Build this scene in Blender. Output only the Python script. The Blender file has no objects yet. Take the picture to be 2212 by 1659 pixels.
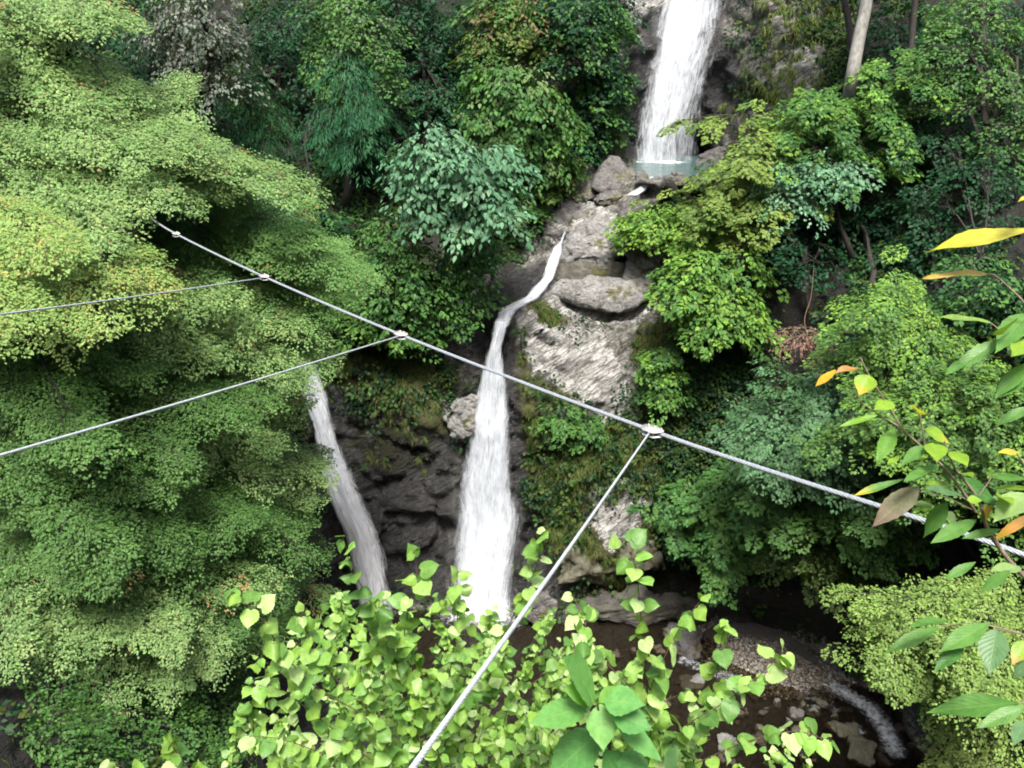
import bpy, bmesh, math, random
import numpy as np
from math import radians, sin, cos, pi
from mathutils import Vector

# ------------------------------------------------------------------ camera
S = bpy.context.scene
COL = S.collection
CAM = np.array([0.0, 0.0, 23.0])
PITCH = radians(24.0)
cd = bpy.data.cameras.new('camera'); cam = bpy.data.objects.new('camera', cd); COL.objects.link(cam)
cd.lens = 28.0; cd.sensor_width = 36.0; cd.clip_start = 0.05; cd.clip_end = 600
cam.location = CAM; cam.rotation_euler = (radians(90) - PITCH, 0, 0)
S.camera = cam
# ------------------------------------------------------------------ sky, sun, exposure
SUN_EL, SUN_AZ = radians(66), radians(180)      # azimuth measured clockwise from +Y
w = bpy.data.worlds.new('World'); S.world = w; w.use_nodes = True
nt = w.node_tree; bg = nt.nodes['Background']
sky = nt.nodes.new('ShaderNodeTexSky'); sky.sky_type = 'NISHITA'; sky.sun_disc = False
sky.sun_elevation = SUN_EL; sky.sun_rotation = SUN_AZ; sky.dust_density = 6.0; sky.air_density = 1.0; sky.ozone_density = 0.6
nt.links.new(sky.outputs[0], bg.inputs[0]); bg.inputs[1].default_value = 0.10
ld = bpy.data.lights.new('sun', 'SUN'); ld.energy = 2.6; ld.angle = radians(16); ld.color = (1, 0.98, 0.93)
sun = bpy.data.objects.new('sun', ld); COL.objects.link(sun); sun.location = (0, -10, 60)
sdir = Vector((sin(SUN_AZ) * cos(SUN_EL), cos(SUN_AZ) * cos(SUN_EL), sin(SUN_EL)))
sun.rotation_euler = (-sdir).to_track_quat('-Z', 'Y').to_euler()
S.view_settings.view_transform = 'Standard'; S.view_settings.look = 'None'
S.view_settings.exposure = 1.65; S.view_settings.gamma = 1.0
try:
    S.cycles.max_bounces = 6; S.cycles.transparent_max_bounces = 16
    S.cycles.diffuse_bounces = 3; S.cycles.glossy_bounces = 2; S.cycles.transmission_bounces = 4
    S.cycles.use_denoising = True; S.cycles.filter_width = 1.9
except Exception: pass

# ------------------------------------------------------------------ helpers
F = 28.0 / 36.0 * 2212.0
CP, SP = cos(PITCH), sin(PITCH)
def at(u, v, Y):
    """point on the sight line through photo position (u, v), at a distance of Y metres up the gorge"""
    u = np.asarray(u, float); v = np.asarray(v, float); Y = np.asarray(Y, float)
    x = (u - 1106.0) / F; y = (829.5 - v) / F
    dx, dy, dz = x, CP + y * SP, -SP + y * CP
    k = Y / dy
    return np.stack(np.broadcast_arrays(CAM[0] + dx * k, CAM[1] + Y, CAM[2] + dz * k), -1)
def plane_y(v, z):
    y = (829.5 - v) / F
    return (z - CAM[2]) * (CP + y * SP) / (-SP + y * CP)
def mpp(v, Y):   # metres per photo unit at that distance
    y = (829.5 - v) / F
    return Y / (CP + y * SP) / F
def nrm(a):
    a = np.asarray(a, float)
    return a / np.maximum(np.linalg.norm(a, axis=-1, keepdims=True), 1e-9)
def _h(ix, iy, iz, s):
    n = (ix * 374761393 + iy * 668265263 + iz * 2147483647 + s * 974634777) & 0xffffffff
    n = ((n ^ (n >> 13)) * 1274126177) & 0xffffffff
    n = ((n ^ (n >> 16)) * 2246822519) & 0xffffffff
    return ((n ^ (n >> 15)) & 0xffff) / 65535.0
def vnoise(p, s=0):
    p = np.asarray(p, float); i = np.floor(p).astype(np.int64); f = p - i; f = f * f * (3 - 2 * f)
    r = 0
    for a in (0, 1):
        for b in (0, 1):
            for c in (0, 1):
                wt = (f[:, 0] if a else 1 - f[:, 0]) * (f[:, 1] if b else 1 - f[:, 1]) * (f[:, 2] if c else 1 - f[:, 2])
                r = r + wt * _h(i[:, 0] + a, i[:, 1] + b, i[:, 2] + c, s)
    return r * 2 - 1
def fbm(p, o=4, s=0, g=0.5):
    r = 0; a = 1.0; t = 0
    for k in range(o):
        r = r + a * vnoise(p * 2.03 ** k + 17.3 * k, s + k); t += a; a *= g
    return r / t
def worley(p, s=0):
    p = np.asarray(p, float); i = np.floor(p).astype(np.int64)
    f1 = np.full(len(p), 9.0); f2 = np.full(len(p), 9.0); idv = np.zeros(len(p))
    for a in (-1, 0, 1):
        for b in (-1, 0, 1):
            for c in (-1, 0, 1):
                q = i + (a, b, c)
                o = np.stack([_h(q[:, 0], q[:, 1], q[:, 2], s + k) for k in (1, 2, 3)], -1)
                d = np.linalg.norm(q + o - p, axis=1)
                new = d < f1
                f2 = np.where(new, f1, np.minimum(f2, d)); idv = np.where(new, _h(q[:, 0], q[:, 1], q[:, 2], s + 9), idv)
                f1 = np.where(new, d, f1)
    return f1, f2, idv
def sstep(x, a, b):
    t = np.clip((x - a) / (b - a), 0, 1); return t * t * (3 - 2 * t)
def poly_sd(pts, u, v):
    """signed distance (inside positive) to a polygon"""
    d = np.full(u.shape, 1e9); ins = np.zeros(u.shape, bool); n = len(pts)
    for k in range(n):
        (x0, y0), (x1, y1) = pts[k], pts[(k + 1) % n]
        ex, ey = x1 - x0, y1 - y0
        t = np.clip(((u - x0) * ex + (v - y0) * ey) / (ex * ex + ey * ey + 1e-9), 0, 1)
        d = np.minimum(d, np.hypot(u - x0 - t * ex, v - y0 - t * ey))
        c = ((y0 > v) != (y1 > v)) & (u < ex * (v - y0) / (ey if abs(ey) > 1e-9 else 1e-9) + x0)
        ins ^= c
    return np.where(ins, d, -d)

def mesh_np(name, V, Fc, mat=None, parent=None, attrs=None, smooth=False):
    V = np.asarray(V, np.float32); Fc = np.asarray(Fc, np.int32); k = Fc.shape[1]
    me = bpy.data.meshes.new(name)
    me.vertices.add(len(V)); me.vertices.foreach_set('co', V.ravel())
    me.loops.add(Fc.size); me.loops.foreach_set('vertex_index', Fc.ravel())
    me.polygons.add(len(Fc)); me.polygons.foreach_set('loop_start', np.arange(0, Fc.size, k, dtype=np.int32))
    me.update(calc_edges=True)
    for an, (ty, arr) in (attrs or {}).items():
        arr = np.asarray(arr, np.float32)
        a = me.attributes.new(an, ty, 'POINT')
        if ty == 'FLOAT': a.data.foreach_set('value', arr.ravel())
        elif ty == 'FLOAT_COLOR': a.data.foreach_set('color', np.concatenate([arr, np.ones((len(arr), 1), np.float32)], 1).ravel())
        else: a.data.foreach_set('vector', arr.ravel())
    if smooth: me.polygons.foreach_set('use_smooth', np.ones(len(Fc), bool))
    if mat: me.materials.append(mat)
    o = bpy.data.objects.new(name, me); COL.objects.link(o)
    if parent is not None:
        o.parent = parent; o.location = -Vector(parent.location)
    return o
def recenter(o, c):
    """move a mesh object's origin to c"""
    me = o.data; n = len(me.vertices); a = np.empty(n * 3, np.float32); me.vertices.foreach_get('co', a)
    a = a.reshape(-1, 3) - np.asarray(c, np.float32); me.vertices.foreach_set('co', a.ravel()); me.update(); o.location = c
def thing(name, label, cat, loc, group=None):
    o = bpy.data.objects.new(name, None); COL.objects.link(o); o.location = loc; o.empty_display_size = 0.3
    return tag(o, label, cat, group)
def tag(o, label=None, cat=None, group=None, kind=None):
    if label: o['label'] = label
    if cat: o['category'] = cat
    if group: o['group'] = group
    if kind: o['kind'] = kind
    return o
class Geo:
    def __init__(s): s.V = []; s.F = []; s.n = 0
    def add(s, V, Fc):
        s.V.append(np.asarray(V, float)); s.F.append(np.asarray(Fc, int) + s.n); s.n += len(V)
    def build(s, name, mat, parent=None, smooth=True):
        return mesh_np(name, np.concatenate(s.V), np.concatenate(s.F), mat, parent, smooth=smooth)
def tube(P, R, sides=6):
    P = np.asarray(P, float); n = len(P); R = np.broadcast_to(np.asarray(R, float), (n,))
    T = nrm(np.gradient(P, axis=0)); ref = np.array([[1.0, 0.31, 0]]) if abs(nrm(P[-1] - P[0])[2]) > 0.6 else np.array([[0.0, 0.1, 1.0]])
    A = nrm(np.cross(T, ref)); B = np.cross(T, A)
    a = np.arange(sides) * 2 * pi / sides
    V = P[:, None] + R[:, None, None] * (np.cos(a)[None, :, None] * A[:, None] + np.sin(a)[None, :, None] * B[:, None])
    V = V.reshape(-1, 3); i = np.arange(n - 1)[:, None] * sides; j = np.arange(sides)[None]; j2 = (j + 1) % sides
    q = np.stack([i + j, i + j2, i + sides + j2, i + sides + j], -1).reshape(-1, 4)
    return V, np.concatenate([q[:, [0, 1, 2]], q[:, [0, 2, 3]]])
def smooth_path(P, n):
    P = np.asarray(P, float)
    if len(P) < 3: 
        t = np.linspace(0, 1, n)[:, None]; return P[0] * (1 - t) + P[-1] * t
    Q = np.concatenate([[2 * P[0] - P[1]], P, [2 * P[-1] - P[-2]]]); out = []
    for t in np.linspace(0, len(P) - 1 - 1e-6, n):
        k = int(t); f = t - k; a, b, c, d = Q[k:k + 4]
        out.append(0.5 * (2 * b + (c - a) * f + (2 * a - 5 * b + 4 * c - d) * f * f + (3 * b - a - 3 * c + d) * f ** 3))
    return np.array(out)

# ------------------------------------------------------------------ materials
def new_mat(name):
    m = bpy.data.materials.new(name); m.use_nodes = True; n = m.node_tree
    return m, n, n.nodes['Principled BSDF'], n.nodes['Material Output']
def N(n, t, **k):
    x = n.nodes.new(t)
    for a, b in k.items():
        if a.startswith('i_'):
            x.inputs[int(a[2:]) if a[2:].isdigit() else a[2:]].default_value = b
        else: setattr(x, a, b)
    return x
def L(n, a, b): n.links.new(a, b)
def noise_tex(n, scale, detail=4, rough=0.55, vec=None, dist=0.0):
    x = N(n, 'ShaderNodeTexNoise'); x.inputs['Scale'].default_value = scale; x.inputs['Detail'].default_value = detail
    x.inputs['Roughness'].default_value = rough; x.inputs['Distortion'].default_value = dist
    if vec is not None: L(n, vec, x.inputs['Vector'])
    return x
def ramp(n, fac, stops):
    r = N(n, 'ShaderNodeValToRGB'); e = r.color_ramp.elements
    while len(e) < len(stops): e.new(0.5)
    for k, (p, c) in enumerate(stops):
        e[k].position = p; e[k].color = (c if len(c) == 4 else (*c, 1)) if hasattr(c, '__len__') else (c, c, c, 1)
    L(n, fac, r.inputs[0]); return r
def mixc(n, fac, a, b, mode='MIX'):
    x = N(n, 'ShaderNodeMix', data_type='RGBA', blend_type=mode)
    for s, val in ((0, fac), (6, a), (7, b)):
        if hasattr(val, 'default_value') or hasattr(val, 'links'): L(n, val, x.inputs[s])
        elif hasattr(val, '__len__'): x.inputs[s].default_value = (*val, 1)
        else: x.inputs[s].default_value = val
    return x.outputs[2]
def math_n(n, op, a, b=None, c=None, clamp=False):
    x = N(n, 'ShaderNodeMath', operation=op, use_clamp=clamp)
    for s, val in enumerate((a, b, c)):
        if val is None: continue
        if hasattr(val, 'links'): L(n, val, x.inputs[s])
        else: x.inputs[s].default_value = val
    return x.outputs[0]
def attr(n, name): 
    return N(n, 'ShaderNodeAttribute', attribute_name=name)
def leaf_mat(name, rough=0.5, tr=0.28, spec=0.14, veins=False, nvein=9.0, vstr=.3):
    m, n, p, out = new_mat(name)
    a = attr(n, 'col'); col = a.outputs['Color']
    if veins:
        lv = attr(n, 'luv'); sx = N(n, 'ShaderNodeSeparateXYZ'); L(n, lv.outputs['Vector'], sx.inputs[0])
        ax = math_n(n, 'ABSOLUTE', sx.outputs[0])
        ph = math_n(n, 'MULTIPLY', math_n(n, 'SUBTRACT', sx.outputs[1], math_n(n, 'MULTIPLY', ax, 0.28)), nvein)
        fr = math_n(n, 'ABSOLUTE', math_n(n, 'SUBTRACT', math_n(n, 'FRACT', ph), 0.5))
        side = math_n(n, 'SUBTRACT', 1.0, math_n(n, 'MULTIPLY', fr, 9.0), clamp=True)
        mid = math_n(n, 'SUBTRACT', 1.0, math_n(n, 'MULTIPLY', ax, 14.0), clamp=True)
        vein = math_n(n, 'MAXIMUM', math_n(n, 'MULTIPLY', side, 0.55), mid)
        ti = noise_tex(n, 38.0, 5, 0.6, N(n, 'ShaderNodeTexCoord').outputs['Object'])
        blot = ramp(n, ti.outputs[0], [(0.3, (0.72, 0.78, 0.7)), (0.6, (1.08, 1.05, 1.0))])
        col = mixc(n, 1.0, col, blot.outputs[0], 'MULTIPLY')
        col = mixc(n, math_n(n, 'MULTIPLY', vein, 0.25), col, (0.32, 0.42, 0.12))
        bp = N(n, 'ShaderNodeBump'); bp.inputs['Strength'].default_value = 0.5; bp.inputs['Distance'].default_value = 0.004
        hh = math_n(n, 'ADD', math_n(n, 'MULTIPLY', fr, 1.4), math_n(n, 'MULTIPLY', mid, -0.6)); L(n, hh, bp.inputs['Height']); bp.inputs['Strength'].default_value = vstr
        L(n, bp.outputs[0], p.inputs['Normal'])
    L(n, col, p.inputs['Base Color'])
    p.inputs['Roughness'].default_value = rough; p.inputs['Specular IOR Level'].default_value = spec
    t = N(n, 'ShaderNodeBsdfTranslucent'); tc = mixc(n, 1.0, col, (1.25, 1.25, 0.5), 'MULTIPLY'); L(n, tc, t.inputs[0])
    mx = N(n, 'ShaderNodeMixShader'); mx.inputs[0].default_value = tr
    L(n, p.outputs[0], mx.inputs[1]); L(n, t.outputs[0], mx.inputs[2]); L(n, mx.outputs[0], out.inputs[0])
    return m
def bark_mat(name, c0, c1, scale=14):
    m, n, p, out = new_mat(name)
    tc = N(n, 'ShaderNodeTexCoord'); mp = N(n, 'ShaderNodeMapping'); mp.inputs['Scale'].default_value = (1, 1, 0.25); L(n, tc.outputs['Object'], mp.inputs[0])
    a = noise_tex(n, scale, 6, 0.65, mp.outputs[0]); r = ramp(n, a.outputs[0], [(0.3, c0), (0.7, c1)])
    L(n, r.outputs[0], p.inputs['Base Color']); p.inputs['Roughness'].default_value = 0.85
    b = N(n, 'ShaderNodeBump'); b.inputs['Strength'].default_value = 0.6; b.inputs['Distance'].default_value = 0.02; L(n, a.outputs[0], b.inputs['Height']); L(n, b.outputs[0], p.inputs['Normal'])
    return m
def terrain_mat():
    m, n, p, out = new_mat('gorge_rock_and_soil')
    tc = N(n, 'ShaderNodeTexCoord').outputs['Object']
    n1 = noise_tex(n, 0.9, 8, 0.65, tc); n2 = noise_tex(n, 5.5, 9, 0.7, tc, 0.6); n3 = noise_tex(n, 22.0, 4, 0.6, tc)
    mp = N(n, 'ShaderNodeMapping'); mr0 = N(n, 'ShaderNodeMapping'); mr0.inputs['Rotation'].default_value = (radians(15), radians(32), 0); L(n, tc, mr0.inputs[0]); mp.inputs['Scale'].default_value = (0.8, 1.2, 5.4); L(n, mr0.outputs[0], mp.inputs[0])
    st = noise_tex(n, 1.8, 9, 0.66, mp.outputs[0], 0.3)
    rock = ramp(n, n1.outputs[0], [(0.3, (0.055, 0.052, 0.046)), (0.5, (0.13, 0.125, 0.11)), (0.72, (0.24, 0.225, 0.19))]).outputs[0]
    rock = mixc(n, 0.7, rock, ramp(n, n2.outputs[0], [(0.36, (0.02, 0.02, 0.018)), (0.5, (0.12, 0.12, 0.105)), (0.66, (0.36, 0.34, 0.29))]).outputs[0])
    pale = ramp(n, st.outputs[0], [(0.38, (0.07, 0.065, 0.055)), (0.46, (0.23, 0.23, 0.222)), (0.60, (0.45, 0.45, 0.44))]).outputs[0]
    pale = mixc(n, 0.4, pale, ramp(n, n2.outputs[0], [(0.36, (0.07, 0.07, 0.06)), (0.48, (0.28, 0.27, 0.24)), (0.62, (0.46, 0.45, 0.42))]).outputs[0])
    moss = ramp(n, n2.outputs[0], [(0.3, (0.020, 0.024, 0.008)), (0.55, (0.055, 0.056, 0.014)), (0.75, (0.10, 0.085, 0.03))]).outputs[0]
    soil = ramp(n, n2.outputs[0], [(0.3, (0.004, 0.004, 0.003)), (0.55, (0.011, 0.010, 0.006)), (0.8, (0.030, 0.024, 0.014))]).outputs[0]
    def msk(name, lo=0.35, hi=0.65, amt=0.7):
        x = math_n(n, 'ADD', attr(n, name).outputs['Fac'], math_n(n, 'MULTIPLY', math_n(n, 'SUBTRACT', n2.outputs[0], 0.5), amt * 1.6))
        x = math_n(n, 'ADD', x, math_n(n, 'MULTIPLY', math_n(n, 'SUBTRACT', n1.outputs[0], 0.5), amt))
        mr = N(n, 'ShaderNodeMapRange', interpolation_type='SMOOTHSTEP'); mr.inputs[1].default_value = lo; mr.inputs[2].default_value = hi; L(n, x, mr.inputs[0]); return mr.outputs[0]
    vc = N(n, 'ShaderNodeTexVoronoi', feature='DISTANCE_TO_EDGE'); vc.inputs['Scale'].default_value = 0.9
    vw = N(n, 'ShaderNodeVectorMath', operation='MULTIPLY_ADD'); L(n, n2.outputs[1], vw.inputs[0]); vw.inputs[1].default_value = (.5, .5, .5); L(n, mp.outputs[0], vw.inputs[2]); L(n, vw.outputs[0], vc.inputs['Vector'])
    ck = N(n, 'ShaderNodeMapRange'); ck.inputs[1].default_value = .0; ck.inputs[2].default_value = .09; ck.inputs[3].default_value = .75; ck.inputs[4].default_value = 0; L(n, vc.outputs[0], ck.inputs[0])
    pale = mixc(n, ck.outputs[0], pale, (.035, .033, .026)); rock = mixc(n, ck.outputs[0], rock, (.02, .02, .016))
    c = mixc(n, msk('rock'), soil, rock)
    c = mixc(n, msk('moss'), c, moss)
    c = mixc(n, msk('pale', 0.45, 0.75, 1.3), c, pale)
    wet = msk('wet', 0.35, 0.7, 0.5)
    c = mixc(n, wet, c, mixc(n, 1.0, c, (0.24, 0.24, 0.27), 'MULTIPLY'))
    L(n, c, p.inputs['Base Color'])
    L(n, math_n(n, 'SUBTRACT', 0.9, math_n(n, 'MULTIPLY', wet, 0.6)), p.inputs['Roughness'])
    b = N(n, 'ShaderNodeBump'); b.inputs['Strength'].default_value = 0.9; b.inputs['Distance'].default_value = 0.12
    vo = N(n, 'ShaderNodeTexVoronoi', feature='DISTANCE_TO_EDGE'); vo.inputs['Scale'].default_value = 1.6; L(n, mp.outputs[0], vo.inputs['Vector'])
    hv = math_n(n, 'ADD', math_n(n, 'MULTIPLY', st.outputs[0], 1.0), math_n(n, 'MULTIPLY', n3.outputs[0], 0.7))
    hv = math_n(n, 'ADD', hv, math_n(n, 'MULTIPLY', math_n(n, 'MINIMUM', vo.outputs[0], 0.12), 2.0))
    L(n, hv, b.inputs['Height']); L(n, b.outputs[0], p.inputs['Normal'])
    return m
def stone_mat(name, c0, c1, c2, rough=0.8, moss=0.0, scale=2.2):
    m, n, p, out = new_mat(name); tc = N(n, 'ShaderNodeTexCoord').outputs['Object']
    a = noise_tex(n, scale, 9, 0.68, tc, 0.4); bq = noise_tex(n, scale * 9, 4, 0.6, tc)
    c = ramp(n, a.outputs[0], [(0.3, c0), (0.5, c1), (0.7, c2)]).outputs[0]
    c = mixc(n, 0.35, c, ramp(n, bq.outputs[0], [(0.35, (0.02, 0.02, 0.018)), (0.65, c2)]).outputs[0])
    if moss:
        d = noise_tex(n, scale * 0.8, 6, 0.65, tc); mr = N(n, 'ShaderNodeMapRange', interpolation_type='SMOOTHSTEP'); mr.inputs[1].default_value = 0.62 - moss * 0.2; mr.inputs[2].default_value = 0.70 - moss * 0.2; L(n, d.outputs[0], mr.inputs[0])
        c = mixc(n, mr.outputs[0], c, (0.062, 0.060, 0.014))
    L(n, c, p.inputs['Base Color']); p.inputs['Roughness'].default_value = rough
    b = N(n, 'ShaderNodeBump'); b.inputs['Strength'].default_value = 0.9; b.inputs['Distance'].default_value = 0.12
    L(n, math_n(n, 'ADD', a.outputs[0], math_n(n, 'MULTIPLY', bq.outputs[0], 0.5)), b.inputs['Height']); L(n, b.outputs[0], p.inputs['Normal'])
    return m
def fall_mat(name='falling_water', base=(.70, .74, .79, 1), con=3.0):
    m, n, p, out = new_mat(name)
    lv = attr(n, 'luv'); mp = N(n, 'ShaderNodeMapping'); mp.inputs['Scale'].default_value = (5.0, 0.45, 1); L(n, lv.outputs['Vector'], mp.inputs[0])
    mp2 = N(n, 'ShaderNodeMapping'); mp2.inputs['Scale'].default_value = (2.2, 0.55, 1); L(n, lv.outputs['Vector'], mp2.inputs[0])
    a = noise_tex(n, 2.2, 5, 0.64, mp.outputs[0], 1.1); b = noise_tex(n, 1.5, 5, 0.62, mp2.outputs[0], 1.0)
    s = math_n(n, 'ADD', math_n(n, 'MULTIPLY', a.outputs[0], 0.65), math_n(n, 'MULTIPLY', b.outputs[0], 0.55))
    x = math_n(n, 'ADD', attr(n, 'den').outputs['Fac'], math_n(n, 'MULTIPLY', math_n(n, 'SUBTRACT', s, 0.62), con))
    mr = N(n, 'ShaderNodeMapRange', interpolation_type='SMOOTHSTEP'); mr.inputs[1].default_value = -0.15; mr.inputs[2].default_value = 1.6; L(n, x, mr.inputs[0])
    p.inputs['Base Color'].default_value = base; p.inputs['Roughness'].default_value = 0.55
    t = N(n, 'ShaderNodeBsdfTranslucent'); t.inputs[0].default_value = (0.85, 0.9, 0.95, 1)
    m1 = N(n, 'ShaderNodeMixShader'); m1.inputs[0].default_value = 0.3; L(n, p.outputs[0], m1.inputs[1]); L(n, t.outputs[0], m1.inputs[2])
    tr = N(n, 'ShaderNodeBsdfTransparent'); m2 = N(n, 'ShaderNodeMixShader'); L(n, mr.outputs[0], m2.inputs[0]); L(n, tr.outputs[0], m2.inputs[1]); L(n, m1.outputs[0], m2.inputs[2]); L(n, m2.outputs[0], out.inputs[0])
    bp = N(n, 'ShaderNodeBump'); bp.inputs['Strength'].default_value = 0.6; bp.inputs['Distance'].default_value = 0.1; L(n, s, bp.inputs['Height']); L(n, bp.outputs[0], p.inputs['Normal'])
    return m
def pool_mat(name, c, tr=0.0, foam=True):
    m, n, p, out = new_mat(name); tc = N(n, 'ShaderNodeTexCoord').outputs['Object']
    a = noise_tex(n, 5.0, 4, 0.6, tc); fo = attr(n, 'den').outputs['Fac']
    nz = noise_tex(n, 6.0, 7, 0.7, tc, 0.5)
    f = math_n(n, 'ADD', fo, math_n(n, 'MULTIPLY', math_n(n, 'SUBTRACT', nz.outputs[0], 0.5), 1.6)); mr = N(n, 'ShaderNodeMapRange', interpolation_type='SMOOTHSTEP'); mr.inputs[1].default_value = 0.4; mr.inputs[2].default_value = 1.25; L(n, f, mr.inputs[0])
    L(n, mixc(n, mr.outputs[0], c, (0.72, 0.77, 0.80)), p.inputs['Base Color'])
    L(n, math_n(n, 'ADD', 0.08, math_n(n, 'MULTIPLY', mr.outputs[0], 0.5)), p.inputs['Roughness'])
    b = N(n, 'ShaderNodeBump'); b.inputs['Strength'].default_value = 0.35; b.inputs['Distance'].default_value = 0.06; L(n, a.outputs[0], b.inputs['Height']); L(n, b.outputs[0], p.inputs['Normal'])
    if tr:
        t = N(n, 'ShaderNodeBsdfTransparent'); t.inputs[0].default_value = (0.75, 0.7, 0.6, 1); mx = N(n, 'ShaderNodeMixShader'); L(n, math_n(n, 'MULTIPLY', math_n(n, 'SUBTRACT', 1.0, mr.outputs[0]), tr), mx.inputs[0])
        L(n, p.outputs[0], mx.inputs[1]); L(n, t.outputs[0], mx.inputs[2]); L(n, mx.outputs[0], out.inputs[0])
    return m
def metal_mat(name, c, rough=0.45, metallic=0.6):
    m, n, p, out = new_mat(name); a = noise_tex(n, 30, 5, 0.6, N(n, 'ShaderNodeTexCoord').outputs['Object'])
    L(n, ramp(n, a.outputs[0], [(0.3, tuple(x * 0.75 for x in c)), (0.7, c)]).outputs[0], p.inputs['Base Color'])
    p.inputs['Roughness'].default_value = rough; p.inputs['Metallic'].default_value = metallic
    return m
M_TERR = terrain_mat()
M_LEAF = leaf_mat('tree_leaves'); M_BROAD = leaf_mat('near_leaves', 0.42, 0.4, 0.35, True, 9.0, .15); M_SOFT = leaf_mat('soft_near_leaves', 0.5, 0.4, 0.22, True, 6.0, .12)
M_GRASS = leaf_mat('grass_blades', 0.6, 0.3, 0.2)
M_BARK = bark_mat('dark_bark', (0.008, 0.007, 0.006), (0.032, 0.026, 0.02))
M_GREYBARK = bark_mat('grey_bark', (0.09, 0.088, 0.078), (0.24, 0.235, 0.21), 8)
M_TWIG = bark_mat('brown_twig', (0.05, 0.03, 0.018), (0.16, 0.10, 0.06), 40)
M_PALETWIG = bark_mat('tan_twig', (0.14, 0.10, 0.07), (0.30, 0.24, 0.17), 40)
M_FALL = fall_mat(); M_FALL_BRIGHT = fall_mat('brightened_falling_water', (.92, .95, .97, 1), 3.6)  # second water colour whitened to make up for the shade on the side fall
M_GALV = metal_mat('galvanised_wire', (0.31, 0.34, 0.37), 0.45, 0.15)
M_HANG = metal_mat('pale_wire', (0.45, 0.49, 0.52), 0.5, 0.1); M_PLATE = metal_mat('galvanised_plate', (0.42, 0.42, 0.43), 0.5, 0.25)
M_BOLT = metal_mat('zinc_bolt', (0.42, 0.37, 0.25), 0.45, 0.6)

# ------------------------------------------------------------------ the gorge
Z0 = 0.8
CPTS = []
def row(v, *a): CPTS.extend((u, v, Y) for u, Y in a)
row(-260, (-400, 38), (0, 43), (400, 47), (800, 48), (1200, 46), (1340, 44.5), (1480, 44), (1620, 43.5), (1800, 43.5), (2000, 45), (2212, 44), (2650, 38))
row(-720, (-400, 46), (0, 50), (800, 54), (1500, 52), (2212, 50), (2650, 46))  # unseen upper slope, carried higher to block skylight from ahead
row(0, (-400, 34), (0, 38), (400, 42), (800, 43), (1200, 42), (1330, 41), (1400, 42.2), (1480, 42.6), (1570, 42), (1640, 40.5), (1800, 40), (2000, 40), (2212, 38), (2650, 32))
row(170, (0, 34), (400, 38), (800, 39.5), (1200, 39.5), (1340, 39), (1385, 41), (1450, 41.6), (1560, 41), (1620, 39.5), (1800, 38), (2000, 36), (2212, 33), (2650, 28))
row(335, (-400, 26), (0, 30), (400, 35), (800, 37), (1150, 38), (1320, 37.8), (1365, 40.6), (1450, 41.5), (1540, 41.3), (1600, 38.5), (1800, 35), (2000, 32), (2212, 29))
row(420, (1200, 36.0), (1280, 35.6), (1400, 34.6), (1500, 34.4))
ZPOOL = at(1440, 345, 40.3)[2]
row(384, (1300, 36.2), (1340, 35.6), (1400, 35.05), (1440, 34.9), (1500, 34.9), (1580, 34.6))
row(360, (1390, 41.4), (1450, 41.6), (1540, 41.6))
row(372, (1400, 41.2), (1500, 41.2))
row(405, (1400, 34.8), (1480, 34.7))
row(470, (1180, 34.7), (1300, 34.3), (1400, 34.0))
row(560, (-400, 22), (0, 26), (400, 30), (800, 33), (1000, 33.3), (1130, 33.4), (1200, 33.8), (1300, 33.8), (1400, 33.4), (1600, 32), (1800, 29.5), (2000, 27), (2212, 23), (2650, 18))
row(690, (0, 24), (400, 27.5), (700, 29.5), (900, 30.6), (1010, 31.4), (1050, 30.8), (1095, 29.8), (1160, 29.6), (1300, 31), (1500, 30), (1800, 27), (2000, 25), (2212, 20))
row(800, (960, 29.4), (1050, 30), (1130, 29.0))
row(900, (-400, 16), (0, 20), (400, 24.5), (650, 27.6), (800, 28.3), (930, 28.2), (1060, 29.2), (1150, 28.2), (1300, 28.7), (1500, 28), (1700, 27), (2000, 24), (2212, 18), (2650, 14))
row(1100, (0, 17), (400, 21.5), (650, 26.5), (800, 27.6), (950, 28), (1060, 28.6), (1160, 27.6), (1300, 26.9), (1450, 27), (1650, 27), (1850, 26), (2212, 17))
row(1230, (650, 25.5), (800, 27), (1050, 28), (1180, 27), (1300, 26.6), (1450, 27.6), (1650, 27.4), (1850, 25.4), (2050, 21))
row(1270, (1300, 27.6), (1420, 27.6))
row(1350, (-400, 10), (0, 14), (400, 18.5), (560, 21.5), (700, plane_y(1350, Z0)), (1000, plane_y(1350, Z0)), (1300, plane_y(1350, Z0)), (1500, plane_y(1350, Z0 + 0.1)), (1680, plane_y(1350, Z0 + 0.5)), (1850, plane_y(1350, 2.2)), (2050, 19), (2212, 15))
row(1500, (0, 11), (400, 15), (600, 19), (800, plane_y(1500, Z0)), (1200, plane_y(1500, Z0)), (1500, plane_y(1500, Z0)), (1720, plane_y(1500, Z0)), (1850, plane_y(1500, Z0 - 0.1)), (1950, plane_y(1500, Z0 + 0.3)), (2080, 17), (2212, 14))
row(1659, (-400, 7), (0, 9), (400, 12.5), (700, 16.5), (1000, plane_y(1659, Z0)), (1400, plane_y(1659, Z0)), (1700, plane_y(1659, Z0)), (1930, plane_y(1659, Z0 - 0.1)), (2050, plane_y(1659, Z0 + 0.3)), (2212, 14), (2650, 9))
row(1850, (-400, 6), (0, 8), (500, 11), (1000, plane_y(1850, Z0)), (1500, plane_y(1850, Z0)), (1950, plane_y(1850, Z0)), (2212, 12.5), (2650, 8))
CPTS = np.array(CPTS, float)
_c = CPTS[:, :2] / 1000.0
def _phi(d): return np.sqrt(d * d + 0.02 ** 2)
_A = _phi(np.linalg.norm(_c[:, None] - _c[None], axis=2)); _n = len(_c)
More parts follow.
